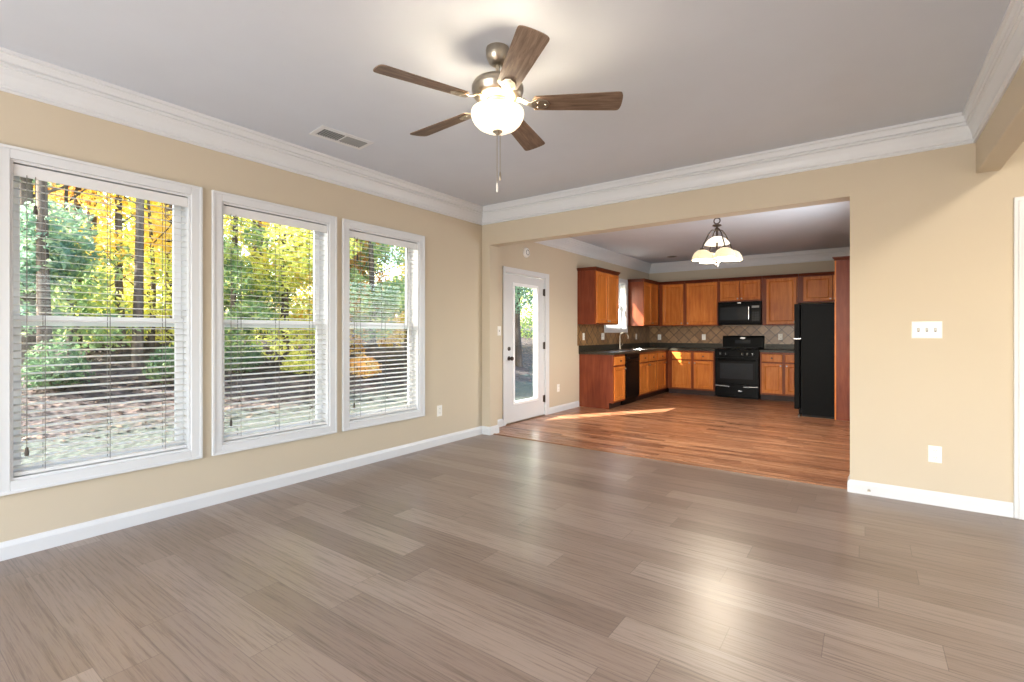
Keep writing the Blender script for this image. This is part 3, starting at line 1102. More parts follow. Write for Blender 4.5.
for j in range(4):
    a = R(CA + 90 * j + 4)
    ca, sa = math.cos(a), math.sin(a)

    def q(r, z):
        return (r * ca, r * sa, z)
    pts = []
    ctrl = [(0.014, -0.31), (0.06, -0.315), (0.10, -0.36), (0.135, -0.43), (0.165, -0.49), (0.178, -0.535)]
    for i in range(len(ctrl) - 1):
        for t in (0, 0.5):
            r = ctrl[i][0] * (1 - t) + ctrl[i + 1][0] * t
            z = ctrl[i][1] * (1 - t) + ctrl[i + 1][1] * t
            pts.append(q(r, z))
    pts.append(q(*ctrl[-1]))
    arm = MB().tube(pts, 0.0075, 8).build('arm', M['bronze'], ch, smooth=True, **L)
    cc = q(0.178, -0.535)
    MB().lathe([(0, 0.012), (0.022, 0.008), (0.030, -0.006), (0.026, -0.018), (0, -0.018)], cc, 16).build('lamp_holder', M['bronze'], arm, smooth=True, **L)
    MB().lathe([(0.020, -0.010), (0.050, -0.018), (0.082, -0.040), (0.104, -0.074), (0.116, -0.118), (0.118, -0.128), (0.112, -0.128), (0.100, -0.078), (0.078, -0.046), (0.048, -0.026), (0.020, -0.018)], cc, 32, cap=False).build('lamp_shade', M['shade'], ch, smooth=True, **L)
    bulb('bulb', ch, q(0.178, -0.628), CHAND_W, 0.03, (1.0, 0.88, 0.70))
    MB().tube([q(0.012, -0.585), q(0.06, -0.600), q(0.05, -0.640), q(0.014, -0.655)], 0.0045, 6).build('scroll', M['chrome'], ch, smooth=True, **L)
MB().lathe([(0, -0.598), (0.014, -0.602), (0.014, -0.660), (0.030, -0.668), (0.034, -0.688), (0.020, -0.706), (0.022, -0.720), (0.010, -0.742), (0, -0.755)], n=18).build('bottom_finial', M['chrome'], ch, smooth=True, **L)

# ------------------------------------------------------------------ kitchen cabinets
KMAP[0] = True
ROOM_XK, ROOM_YK, ROOM_XKR = XK, YK, XKR
XK, YK, XKR = -3.87, 10.64, -0.02
KWIN = (8.36, 9.30, 1.30, 2.22)
FB, FL = 10.03, -3.26            # base front planes: back wall run, left wall run
UB, UL = 10.31, -3.54            # wall cabinet fronts
UZ0, UZ1 = 1.37, 2.262


def panel_door(fn, u0, u1, v0, v1, t=0.019, fw=0.055):
    m = MB()
    rings = []
    for ins, w in ((0, 0.001), (0, t - 0.005), (0.005, t), (fw - 0.006, t), (fw + 0.004, t - 0.006), (fw + 0.010, t - 0.013), (fw + 0.02, t - 0.013)):
        rings.append([fn(u0 + ins, v0 + ins, w), fn(u1 - ins, v0 + ins, w), fn(u1 - ins, v1 - ins, w), fn(u0 + ins, v1 - ins, w)])
    m.rings(rings)
    return m


def drawer_front(fn, u0, u1, v0, v1, t=0.019):
    m = MB()
    rings = []
    for ins, w in ((0, 0.001), (0, t - 0.008), (0.012, t), (0.02, t)):
        rings.append([fn(u0 + ins, v0 + ins, w), fn(u1 - ins, v0 + ins, w), fn(u1 - ins, v1 - ins, w), fn(u0 + ins, v1 - ins, w)])
    m.rings(rings)
    return m


def knob(fn, u, v, parent, mat='nickel', t=0.019):
    m = MB()
    rings = []
    for r, w in ((0.006, 0), (0.005, 0.010), (0.014, 0.015), (0.016, 0.021), (0.010, 0.027)):
        rings.append([fn(u + r * math.cos(2 * PI * j / 12), v + r * math.sin(2 * PI * j / 12), t + w) for j in range(12)])
    m.rings(rings)
    m.build('knob', M[mat], parent, smooth=True)


def wall_cabinet(fn, u0, u1, v0, v1, depth, doors, label, loc, cornice=(1, 1), knobs='in'):
    """fn(u, v, w) with w = 0 on the face frame"""
    c = thing('wall_cabinet', label, 'wall cabinet', loc, group='maple wall cabinets')
    m = MB()
    mbox(m, fn, u0, u1, v0, v1, -depth, -0.019)
    m.build('carcass', M['cab_side'], c)
    m = MB()
    mbox(m, fn, u0, u1, v0, v1, -0.019, 0)
    m.build('face_frame', M['cab_frame'], c)
    m = MB()
    rings = []
    for o, v in ((0.004, v1 - 0.012), (0.010, v1 + 0.002), (0.026, v1 + 0.022), (0.030, v1 + 0.034), (0.030, v1 + 0.040)):
        a, b = u0 - o * cornice[0], u1 + o * cornice[1]
        rings.append([fn(a, v, o), fn(b, v, o), fn(b, v, -depth), fn(a, v, -depth)])
    m.rings(rings)
    m.build('cornice', M['cab_dark'], c)
    n = len(doors)
    for i, (a, b) in enumerate(doors):
        d = panel_door(fn, a, b, v0 + 0.022, v1 - 0.028).build('door', M['cab'], c)
        s = (b - 0.028) if (n > 1 and i % 2 == 0) or (n == 1 and knobs == 'hi') else (a + 0.028)
        knob(fn, s, v0 + 0.055, d)
    return c


def base_cabinet(fn, u0, u1, fronts, label, loc, depth=0.608, toe_side=0):
    c = thing('base_cabinet', label, 'base cabinet', loc, group='maple base cabinets')
    m = MB()
    mbox(m, fn, u0, u1, 0.10, 0.874, -depth, -0.019)
    m.build('carcass', M['cab_side'], c)
    m = MB()
    mbox(m, fn, u0, u1, 0.10, 0.874, -0.019, 0)
    m.build('face_frame', M['cab_frame'], c)
    m = MB()
    mbox(m, fn, u0 + toe_side, u1, 0.0, 0.10, -depth, -0.075)
    m.build('toe_kick', M['toe'], c)
    if toe_side:
        m = MB()
        mbox(m, fn, u0 - 0.004, u0 + toe_side, 0.0, 0.10, -depth, -0.075)
        mbox(m, fn, u0 - 0.004, u0 - 0.0005, 0.10, 0.874, -depth, 0)
        m.build('end_panel', M['cab_side'], c)
    n = len(fronts)
    for i, (a, b) in enumerate(fronts):
        dr = drawer_front(fn, a, b, 0.700, 0.840).build('drawer', M['cab'], c)
        knob(fn, (a + b) / 2, 0.770, dr, 'bronze')
        d = panel_door(fn, a, b, 0.130, 0.675).build('door', M['cab'], c)
        s = b - 0.026 if (n == 1 or i % 2 == 0) else a + 0.026
        knob(fn, s, 0.635, d)
    return c


def fnL(x):
    return lambda u, v, w: (x + w, u, v)


def fnB(y):
    return lambda u, v, w: (u, y - w, v)


def fnR(x):
    return lambda u, v, w: (x - w, u, v)


G = 0.002
WG = 0.004                        # clearance behind cabinets
# wall cabinets, left wall
wall_cabinet(fnL(UL), 7.26, 8.19, UZ0, UZ1, 0.33 - WG, [(7.285, 7.720), (7.730, 8.165)], 'two door maple wall cabinet between the beige wall and the sink window', (UL, 7.72, UZ0))
wall_cabinet(fnL(UL), 9.43, 10.30, UZ0, UZ1, 0.33 - WG, [(9.455, 9.835), (9.845, 10.225)], 'two door maple wall cabinet between the sink window and the kitchen corner', (UL, 9.86, UZ0), (1, 0))
# wall cabinets, back wall
wall_cabinet(fnB(UB), -3.535, -2.992, UZ0, UZ1, 0.33 - WG, [(-3.455, -3.025)], 'single door maple wall cabinet in the kitchen corner', (-3.26, UB, UZ0), (0, 0), 'hi')
wall_cabinet(fnB(UB), -2.988, -2.335, UZ0, UZ1, 0.33 - WG, [(-2.955, -2.362)], 'single door maple wall cabinet just left of the microwave', (-2.66, UB, UZ0), (0, 0))
wall_cabinet(fnB(UB), -2.331, -1.560, 1.835, UZ1, 0.33 - WG, [(-2.305, -1.952), (-1.938, -1.585)], 'short two door maple cabinet above the microwave', (-1.945, UB, 1.835), (0, 0))
wall_cabinet(fnB(UB), -1.556, -0.962, UZ0, UZ1, 0.33 - WG, [(-1.485, -0.992)], 'single door maple wall cabinet between microwave and refrigerator', (-1.26, UB, UZ0), (0, 0), 'hi')
wall_cabinet(fnB(UB), -0.958, XKR - WG, 1.775, UZ1, 0.33 - WG, [(-0.885, -0.445), (-0.435, -0.045)], 'short maple wall cabinet seen above the refrigerator', (-0.49, UB, 1.775), (0, 0))
# base cabinets, left wall
base_cabinet(fnL(FL), 7.33, 7.812, [(7.355, 7.787)], 'maple base cabinet at the end of the sink counter', (FL, 7.57, 0), 0.61 - WG, 0.02)
base_cabinet(fnL(FL), 8.436, 9.350, [(8.462, 8.888), (8.900, 9.326)], 'double door maple base cabinet under the sink', (FL, 8.89, 0), 0.61 - WG)
base_cabinet(fnL(FL), 9.354, 9.900, [(9.378, 9.872)], 'maple base cabinet between the sink and the corner', (FL, 9.63, 0), 0.61 - WG)
# corner and back wall
cc = base_cabinet(fnB(FB), -3.262, -2.345, [(-3.165, -2.790), (-2.735, -2.368)], 'two door maple base cabinet left of the range', (-2.80, FB, 0), 0.61 - WG)
base_cabinet(fnB(FB), -1.548, -0.64, [(-1.520, -1.185), (-1.140, -0.805)], 'two door maple base cabinet between range and refrigerator', (-1.1, FB, 0), 0.61 - WG)
cf = thing('base_cabinet', 'plain corner base cabinet between the two counter runs', 'base cabinet', (-3.56, 10.2, 0), group='maple base cabinets')
MB().box(XK + WG, -3.266, 9.904, YK - WG, 0.10, 0.874).build('carcass', M['cab_side'], cf)
MB().box(XK + WG, -3.335, 9.904, YK - WG, 0.0, 0.10).build('toe_kick', M['toe'], cf)

# tall end panel by the refrigerator
ep = thing('refrigerator_end_panel', 'tall cherry wood end panel beside the black refrigerator', 'end panel', (-0.17, 8.36, 0))
MB().box(-0.312, XKR - WG, 8.345, 8.367, 0, 2.262).build('panel', M['cab_side'], ep)
MB().box(-0.330, -0.312, 8.343, 8.369, 0, 2.262).build('edge_stile', M['cab'], ep)
m = MB()
m.rings([[(-0.330 - o, 8.343 - o, z), (XKR - WG, 8.343 - o, z), (XKR - WG, 8.367, z), (-0.330 - o, 8.367, z)] for o, z in ((0.002, 2.250), (0.008, 2.266), (0.024, 2.286), (0.028, 2.302))])
m.build('cornice', M['cab_dark'], ep)

# counters
ct = thing('countertop', 'dark speckled L shaped countertop with the sink', 'countertop', (-3.5, 9.0, 0.876))
m = MB()
SK = (-3.735, -3.335, 8.56, 9.22)
z0, z1 = 0.876, 0.915
m.box(XK + G, SK[0], 7.305, YK - G, z0, z1)
m.box(SK[1], -3.228, 7.305, 9.998, z0, z1)
m.box(SK[0], SK[1], 7.305, SK[2], z0, z1)
m.box(SK[0], SK[1], SK[3], YK - G, z0, z1)
m.box(SK[1], -2.336, 9.998, YK - G, z0, z1)
m.build('slab', M['counter'], ct)
m = MB()
m.box(XK + G, XK + 0.022, 7.305, YK - G, z1, z1 + 0.10)
m.box(XK + 0.022, -2.336, YK - 0.022, YK - G, z1, z1 + 0.10)
m.build('back_lip', M['counter'], ct)
ct2 = thing('countertop', 'short dark speckled countertop between range and refrigerator', 'countertop', (-1.0, 10.3, 0.876))
MB().box(-1.552, -0.60, 9.998, YK - G, z0, z1).build('slab', M['counter'], ct2)
MB().box(-1.552, -0.60, YK - 0.022, YK - G, z1, z1 + 0.10).build('back_lip', M['counter'], ct2)
# tile
mb = MB()
mb.box(XK, XK + 0.008, 7.262, KWIN[0] - 0.07, z1 + 0.1005, UZ0 - 0.001)
mb.box(XK, XK + 0.008, KWIN[0] - 0.07, KWIN[1] + 0.07, z1 + 0.1005, KWIN[2] - 0.07)
mb.box(XK, XK + 0.008, KWIN[1] + 0.07, YK - 0.008, z1 + 0.1005, UZ0 - 0.001)
S(mb, 'wall_tile_left', M['tile_left'], 'brown stone tile backsplash around the sink window', 'backsplash')
mb = MB()
mb.box(XK + 0.008, -0.40, YK - 0.008, YK, z1 + 0.1005, UZ0 - 0.001)
S(mb, 'wall_tile_back', M['tile_back'], 'diamond laid brown stone tile backsplash behind the range', 'backsplash')
TX, TY = XK + 0.008, YK - 0.008
outlet(fr_left(TX, 7.475), 1.165, 'white outlet on the tile at the end of the sink counter', (TX, 7.475, 1.165))
switch(fr_left(TX, 8.235), 1.165, 2, 'white double switch on the tile beside the sink window', (TX, 8.235, 1.165))
outlet(fr_left(TX, 9.855), 1.150, 'white outlet on the side wall tile near the kitchen corner', (TX, 9.855, 1.15))
outlet(fr_back(-3.635, TY), 1.135, 'white outlet on the end wall tile in the kitchen corner', (-3.635, TY, 1.135))
outlet(fr_back(-2.700, TY), 1.140, 'white outlet on the diamond tile just left of the range', (-2.7, TY, 1.14))
outlet(fr_back(-1.290, TY), 1.150, 'white outlet on the diamond tile right of the range', (-1.29, TY, 1.15))

# sink and faucet
sk = thing('kitchen_sink', 'stainless steel sink set in the dark counter under the window', 'sink', (-3.535, 8.89, 0.915))
m = MB()


def rect_ring(x0, x1, y0, y1, z):
    return [(x0, y0, z), (x1, y0, z), (x1, y1, z), (x0, y1, z)]


m.rings([rect_ring(SK[0] - 0.014, SK[1] + 0.014, SK[2] - 0.014, SK[3] + 0.014, 0.9155), rect_ring(SK[0] - 0.014, SK[1] + 0.014, SK[2] - 0.014, SK[3] + 0.014, 0.919),
         rect_ring(SK[0] + 0.010, SK[1] - 0.010, SK[2] + 0.010, SK[3] - 0.010, 0.919), rect_ring(SK[0] + 0.025, SK[1] - 0.025, SK[2] + 0.025, SK[3] - 0.025, 0.885)], True, False, True)
m.build('basin', M['steel'], sk)
MB().lathe([(0, 0.001), (0.035, 0.001), (0.040, 0.004), (0, 0.004)], (-3.535, 8.89, 0.885), 20).build('drain', M['chrome'], sk)
fa = thing('kitchen_faucet', 'brushed nickel gooseneck faucet behind the sink', 'faucet', (-3.79, 8.84, 0.915))
MB().lathe([(0, 0.001), (0.026, 0.001), (0.024, 0.012), (0.016, 0.020), (0.015, 0.075), (0, 0.075)], (-3.79, 8.84, 0.915), 18).build('base', M['nickel'], fa, smooth=True)
pts = [(-3.79, 8.84, 0.985), (-3.79, 8.84, 1.10)]
for j in range(11):
    a = PI - PI * 1.12 * j / 10
    pts.append((-3.79 + 0.085 + 0.085 * math.cos(a), 8.84, 1.15 + 0.085 * math.sin(a)))
MB().tube(pts, 0.011, 10).build('spout', M['nickel'], fa, smooth=True)
MB().tube([(-3.79, 8.855, 0.965), (-3.78, 8.92, 1.00), (-3.775, 8.95, 1.02)], 0.007, 8).build('lever', M['nickel'], fa, smooth=True)

# dishwasher
dw = thing('dishwasher', 'black built in dishwasher in the sink counter run', 'dishwasher', (FL, 8.12, 0))
f = fnL(FL)
m = MB()
mbox(m, f, 7.818, 8.430, 0.10, 0.872, -0.60, -0.005)
m.build('body', M['black'], dw)
m = MB()
mbox(m, f, 7.822, 8.426, 0.125, 0.735, -0.005, 0.022)
dd = m.build('door', M['black'], dw, bevel=0.004)
m = MB()
mbox(m, f, 7.822, 8.426, 0.742, 0.868, -0.005, 0.026)
cp = m.build('control_panel', M['black'], dw, bevel=0.004)
m = MB()
mbox(m, f, 7.97, 8.28, 0.780, 0.815, 0.026, 0.040)
m.build('handle', M['blackmat'], cp, bevel=0.005)
m = MB()
for u in (7.86, 7.90, 7.94, 8.32, 8.36, 8.40):
    mbox(m, f, u - 0.010, u + 0.010, 0.800, 0.815, 0.0255, 0.029)
m.build('button', M['blackglass'], cp)
m = MB()
mbox(m, f, 7.822, 8.426, 0.005, 0.10, -0.60, -0.055)
m.build('kick_plate', M['black'], dw)

# range
rg = thing('kitchen_range', 'black freestanding gas range with oven window', 'range', (-1.94, 9.98, 0))
x0, x1 = -2.322, -1.560
f = fnB(9.985)
m = MB()
mbox(m, f, x0, x1, 0.03, 0.905, -0.63, 0)
mbox(m, f, x0 + 0.02, x1 - 0.02, 0.0, 0.03, -0.60, -0.04)
m.build('body', M['black'], rg)
m = MB()
mbox(m, f, x0 - 0.003, x1 + 0.003, 0.905, 0.922, -0.56, 0.018)
m.build('cooktop', M['black'], rg, bevel=0.005)
for bx in (x0 + 0.20, x1 - 0.20):
    for wy in (-0.16, -0.42):
        c = f(bx, 0.922, wy)
        b = MB().lathe([(0, 0), (0.045, 0), (0.045, 0.008), (0.030, 0.014), (0, 0.014)], c, 18).build('burner', M['iron'], rg, smooth=True)
    m = MB()
    for u in (bx - 0.15, bx, bx + 0.15):
        mbox(m, f, u - 0.006, u + 0.006, 0.940, 0.952, -0.53, -0.05)
    for w in (-0.53, -0.42, -0.29, -0.16, -0.06):
        mbox(m, f, bx - 0.156, bx + 0.156, 0.940, 0.952, w, w + 0.012)
    for u in (bx - 0.15, bx + 0.15):
        for w in (-0.525, -0.06):
            mbox(m, f, u - 0.006, u + 0.006, 0.9225, 0.942, w, w + 0.012)
    m.build('grate', M['iron'], rg)
# backguard
m = MB()
m.rings([[f(u, 0.922, -0.565), f(u, 1.135, -0.585), f(u, 1.172, -0.600), f(u, 1.172, -0.635), f(u, 0.922, -0.635)] for u in (x0 + 0.005, x1 - 0.005)])
bgd = m.build('backguard', M['black'], rg, bevel=0.006)
m = MB()
m.rings([[f(-1.941 + 0.050 * math.cos(2 * PI * j / 20), 1.125 + 0.019 * math.sin(2 * PI * j / 20), w) for j in range(20)] for w in (-0.590, -0.578)])
m.build('emblem', M['chrome'], bgd)
m = MB()
mbox(m, f, -2.08, -1.80, 1.02, 1.085, -0.58, -0.5705)
m.build('clock_panel', M['blackglass'], bgd)
# front controls
m = MB()
m.rings([[f(u, 0.768, 0.0), f(u, 0.768, 0.030), f(u, 0.900, 0.016), f(u, 0.900, 0.0)] for u in (x0, x1)])
cp = m.build('control_panel', M['black'], rg, bevel=0.004)
for u in (x0 + 0.10, x0 + 0.20, x1 - 0.28, x1 - 0.19, x1 - 0.10):
    m = MB()
    rings = []
    for r, w in ((0.028, 0.020), (0.028, 0.034), (0.020, 0.038), (0.018, 0.058), (0.012, 0.061)):
        rings.append([f(u + r * math.cos(2 * PI * j / 16), 0.835 + r * math.sin(2 * PI * j / 16), w) for j in range(16)])
    m.rings(rings)
    kb = m.build('knob', M['black'], cp, smooth=True)
    m = MB()
    mbox(m, f, u - 0.003, u + 0.003, 0.818, 0.856, 0.058, 0.064)
    m.build('pointer', M['chrome'], kb)
m = MB()
mbox(m, f, x0 + 0.004, x1 - 0.004, 0.262, 0.760, 0.001, 0.034)
od = m.build('oven_door', M['black'], rg, bevel=0.006)
m = MB()
mbox(m, f, x0 + 0.095, x1 - 0.095, 0.365, 0.660, 0.033, 0.0365)
m.build('oven_window', M['blackglass'], od, bevel=0.001)
m = MB().tube([f(x0 + 0.05, 0.722, 0.034), f(x0 + 0.055, 0.722, 0.066), f(x0 + 0.12, 0.722, 0.070), f(x1 - 0.12, 0.722, 0.070), f(x1 - 0.055, 0.722, 0.066), f(x1 - 0.05, 0.722, 0.034)], 0.011, 10)
m.build('handle', M['black'], od, smooth=True)
m = MB()
m.rings([[f(-1.941 + 0.034 * math.cos(2 * PI * j / 20), 0.318 + 0.012 * math.sin(2 * PI * j / 20), w) for j in range(20)] for w in (0.033, 0.0215)])
m.build('emblem', M['chrome'], od)
m = MB()
mbox(m, f, x0 + 0.004, x1 - 0.004, 0.052, 0.252, 0.001, 0.028)
bd = m.build('storage_drawer', M['black'], rg, bevel=0.006)
m = MB()
for a, b in ((x0 + 0.006, x0 + 0.26), (x1 - 0.26, x1 - 0.006)):
    m.rings([[f(u, z - 0.008, 0.026), f(u, z - 0.008, 0.040), f(u, z + 0.008, 0.036), f(u, z + 0.008, 0.026)] for u, z in
             ((a, 0.232 if a < -1.94 else 0.222), ((a + b) / 2, 0.228), (b, 0.222 if a < -1.94 else 0.232))])
m.build('drawer_pull', M['steel'], bd)
m = MB()
mbox(m, f, -1.91, -1.84, 0.135, 0.150, 0.027, 0.030)
m.build('emblem', M['steel'], bd)

# microwave
mw = thing('microwave_oven', 'black over the range microwave under the short cabinet', 'microwave', (-1.943, 10.22, UZ0))
f = fnB(10.235)
x0, x1, v0, v1 = -2.327, -1.564, 1.385, 1.828
m = MB()
mbox(m, f, x0, x1, v0, v1, -0.395, 0)
m.build('body', M['black'], mw)
m = MB()
mbox(m, f, x0 + 0.002, x1 - 0.185, v0 + 0.045, v1 - 0.055, 0.001, 0.022)
md = m.build('door', M['black'], mw, bevel=0.004)
m = MB()
mbox(m, f, x0 + 0.045, x1 - 0.235, v0 + 0.095, v1 - 0.105, 0.0215, 0.0245)
m.build('door_window', M['blackglass'], md)
m = MB().tube([f(x1 - 0.205, v0 + 0.10, 0.020), f(x1 - 0.205, v0 + 0.10, 0.050), f(x1 - 0.205, v1 - 0.10, 0.050), f(x1 - 0.205, v1 - 0.10, 0.020)], 0.010, 10)
m.build('handle', M['chrome'], md, smooth=True)
m = MB()
mbox(m, f, x1 - 0.180, x1 - 0.002, v0 + 0.045, v1 - 0.055, 0.001, 0.020)
cp = m.build('control_panel', M['black'], mw, bevel=0.004)
m = MB()
mbox(m, f, x1 - 0.155, x1 - 0.03, v1 - 0.125, v1 - 0.085, 0.0195, 0.0215)
m.build('display', M['grille'], cp)
m = MB()
for i in range(3):
    for j in range(4):
        mbox(m, f, x1 - 0.150 + 0.042 * i, x1 - 0.118 + 0.042 * i, v0 + 0.075 + 0.045 * j, v0 + 0.105 + 0.045 * j, 0.0195, 0.0215)
m.build('keypad', M['blackglass'], cp)
m = MB()
for i in range(5):
    mbox(m, f, x0 + 0.03, x1 - 0.03, v1 - 0.048 + 0.009 * i, v1 - 0.043 + 0.009 * i, 0.0, 0.008)
m.build('vent_grille', M['blackmat'], mw)
m = MB()
m.rings([[f(-1.943 + 0.036 * math.cos(2 * PI * j / 16), v1 - 0.026 + 0.011 * math.sin(2 * PI * j / 16), w) for j in range(16)] for w in (0.007, 0.012)])
m.build('emblem', M['chrome'], mw)
m = MB()
mbox(m, f, x0 + 0.002, x1 - 0.002, v0, v0 + 0.038, 0.001, 0.014)
m.build('bottom_trim', M['blackmat'], mw, bevel=0.003)

# refrigerator: its doors face the range side (-x), we see its flank
rf = thing('refrigerator', 'tall black top freezer refrigerator beside the wooden end panel', 'refrigerator', (-0.4, 8.75, 0))
f = fnR(-0.755)
m = MB()
m.box(-0.750, -0.030, 8.372, 9.130, 0.03, 1.655)
m.build('cabinet_body', M['blackmat'], rf, bevel=0.008)
m = MB()
m.box(-0.735, -0.08, 8.40, 9.10, 0.0, 0.03)
m.build('feet', M['iron'], rf)
m = MB()
mbox(m, f, 8.376, 9.126, 0.105, 1.135, 0.006, 0.078)
fd = m.build('refrigerator_door', M['blackmat'], rf, bevel=0.010)
m = MB()
mbox(m, f, 8.376, 9.126, 1.150, 1.655, 0.006, 0.078)
zd = m.build('freezer_door', M['blackmat'], rf, bevel=0.010)
for par, a, b in ((fd, 0.72, 1.10), (zd, 1.18, 1.48)):
    m = MB().tube([f(9.07, a, 0.076), f(9.07, a, 0.118), f(9.07, b, 0.118), f(9.07, b, 0.076)], 0.012, 8)
    m.build('handle', M['black'], par, smooth=True)
m = MB()
mbox(m, f, 8.374, 8.440, 1.1365, 1.149, -0.03, 0.085)
m.build('hinge_bracket', M['steel'], rf, bevel=0.002)
m = MB()
mbox(m, f, 8.40, 9.10, 0.010, 0.095, 0.0, 0.022)
m.build('base_grille', M['black'], rf)
m = MB().lathe([(0, 0), (0.02, 0), (0.016, 0.03), (0, 0.03)], (-0.772, 8.385, 0.0), 12)
m.build('levelling_foot', M['steel'], rf)

KMAP[0] = False
XK, YK, XKR = ROOM_XK, ROOM_YK, ROOM_XKR

# ------------------------------------------------------------------ outside
rnd = random.Random(11)


def gz(x, y):
    d = max(0.0, -4.0 - x)
    t = max(0.0, min(1.0, (d - 2.0) / 9.0))
    s = t * t * (3 - 2 * t)
    far = max(0.0, d - 11) * 0.06
    return -0.22 + 1.55 * s + far + 0.10 * mnoise.noise((x * 0.35, y * 0.35, 0.0)) * min(1, d / 2)


mb = MB()
gx = [-4.03 - 0.5 * i for i in range(60)] + [-34 - 2 * i for i in range(6)]
gy = [-8 + 0.75 * j for j in range(78)]
vs = [(x, y, gz(x, y)) for y in gy for x in gx]
n = len(gx)
fs = [(j * n + i, j * n + i + 1, (j + 1) * n + i + 1, (j + 1) * n + i) for j in range(len(gy) - 1) for i in range(n - 1)]
mb.add(vs, fs)
tag(mb.build('ground', M['ground'], smooth=True), 'leaf strewn bank and lawn rising outside the windows', 'ground', kind='structure')


def ground_at(px, dist):
    """where the sight line through photo column px meets the ground at a plan distance"""
    d = Fv + Rv * ((px - 512) / FPX)
    d = d.normalized() * dist
    return Vector((d.x, d.y, gz(d.x, d.y)))


def leaves(mb, blobs, n, size):
    n, size = int(n * 2.4), size * 0.62
    tot = sum(b[3] * b[4] * b[5] for b in blobs)
    for bx, by, bz, rx, ry, rz_ in blobs:
        k = int(n * rx * ry * rz_ / tot)
        for _ in range(k):
            while True:
                a, b, c = rnd.uniform(-1, 1), rnd.uniform(-1, 1), rnd.uniform(-1, 1)
                q = a * a + b * b + c * c
                if q <= 1 and q > 0.10:
                    break
            p = Vector((bx + a * rx, by + b * ry, bz + c * rz_))
            s = size * rnd.uniform(0.6, 1.3)
            ax = Vector((rnd.gauss(0, 1), rnd.gauss(0, 1), rnd.gauss(0, 0.7))).normalized()
            ay = ax.cross(Vector((rnd.gauss(0, 1), rnd.gauss(0, 1), rnd.gauss(0, 1)))).normalized()
            mb.add([p - ax * s, p + ay * s * 0.45, p + ax * s, p - ay * s * 0.45], [(0, 1, 2, 3)])


def tree(name, px, dist, height, tr, crown, mat, nleaf, label, cat='tree', lean=0.0, size=0.10, group='autumn trees behind the house'):
    g = ground_at(px, dist)
    t = thing(name, label, cat, (g.x, g.y, g.z), group=group)
    pts = [(g.x, g.y, g.z - 0.3)]
    for j in range(1, 8):
        k = j / 7
        pts.append((g.x + lean * k + 0.06 * math.sin(k * 5 + px), g.y + 0.05 * math.cos(k * 4 + px), g.z + height * k))
    m = MB().tube(pts, lambda k: tr * (1.25 - 1.0 * k) if k > 0.1 else tr * (1.6 - 3 * k), 10)
    m.build('trunk', M['bark'], t, smooth=True)
    if crown:
        m = MB()
        for j in range(7):
            k = 0.25 + 0.09 * j
            a = j * 2.4 + px
            b0 = Vector((g.x + lean * k, g.y, g.z + height * k))
            ln = crown[0] * rnd.uniform(0.6, 0.95)
            b1 = b0 + Vector((math.cos(a) * ln * 0.6, math.sin(a) * ln * 0.6, 0.25 * ln))
            b2 = b0 + Vector((math.cos(a) * ln, math.sin(a) * ln, 0.55 * ln))
            m.tube([b0, b1, b2], tr * 0.32, 6, tr * 0.1)
        m.build('branches', M['bark'], t, smooth=True)
        m = MB()
        r, zb, zt = crown
        blobs = []
        for j in range(16):
            k = rnd.random()
            zz = g.z + zb + (zt - zb) * k
            rr = r * (1 - 0.35 * abs(2 * k - 0.9))
            a = rnd.uniform(0, 2 * PI)
            q = rr * math.sqrt(rnd.random()) * 0.75
            w = rr * rnd.uniform(0.32, 0.55)
            blobs.append((g.x + q * math.cos(a), g.y + q * math.sin(a), zz, w, w, w * 0.75))
        leaves(m, blobs, nleaf, size)
        m.build('foliage', M[mat], t, fixn=False)
    return t


def shrub(px, dist, r, h, mat, nleaf, label, size=0.06):
    g = ground_at(px, dist)
    t = thing('shrub', label, 'shrub', (g.x, g.y, g.z), group='shrubs on the leafy bank')
    m = MB()
    for j in range(7):
        a = 2 * PI * j / 7 + px
        m.tube([(g.x, g.y, g.z - 0.05), (g.x + 0.3 * r * math.cos(a), g.y + 0.3 * r * math.sin(a), g.z + 0.45 * h), (g.x + 0.6 * r * math.cos(a), g.y + 0.6 * r * math.sin(a), g.z + 0.85 * h)], 0.018, 5, 0.006)
    m.build('stems', M['bark'], t)
    m = MB()
    blobs = [(g.x, g.y, g.z + 0.55 * h, r * 0.8, r * 0.8, 0.5 * h)]
    for j in range(6):
        a = 2 * PI * j / 6 + px
        blobs.append((g.x + 0.5 * r * math.cos(a), g.y + 0.5 * r * math.sin(a), g.z + h * rnd.uniform(0.3, 0.7), r * 0.5, r * 0.5, 0.3 * h))
    leaves(m, blobs, nleaf, size)
    m.build('foliage', M[mat], t, fixn=False)


# seen through the first window
tree('pine_tree', 26, 11.5, 11, 0.10, (1.1, 0.5, 5), 'l_pine', 2400, 'blue green pine at the outer edge of the nearest window')
tree('maple_tree', 92, 13.2, 11, 0.08, (1.8, 1.3, 7), 'l_orange', 3400, 'orange leaved maple behind the centre of the nearest window')
tree('birch_tree', 122, 12.2, 10, 0.06, (1.4, 1.9, 7), 'l_yellow', 2800, 'bright yellow birch behind the nearest window')
tree('beech_tree', 172, 13.2, 11, 0.09, (1.5, 1.9, 7), 'l_yellow', 2800, 'golden beech near the inner edge of the nearest window')
tree('dogwood_tree', 70, 12.0, 4, 0.05, (1.5, 0.3, 1.9), 'l_green', 1800, 'low green dogwood under the orange maple')
tree('dogwood_tree', 150, 12.6, 4, 0.05, (1.6, 0.2, 1.8), 'l_lime', 1900, 'low yellow green dogwood under the golden beech')
tree('tree_trunk', 46, 10.6, 12, 0.07, None, None, 0, 'slim dark bare trunk nearest the pine outside')
tree('tree_trunk', 137, 11.2, 12, 0.065, None, None, 0, 'straight bare trunk in front of the golden leaves')
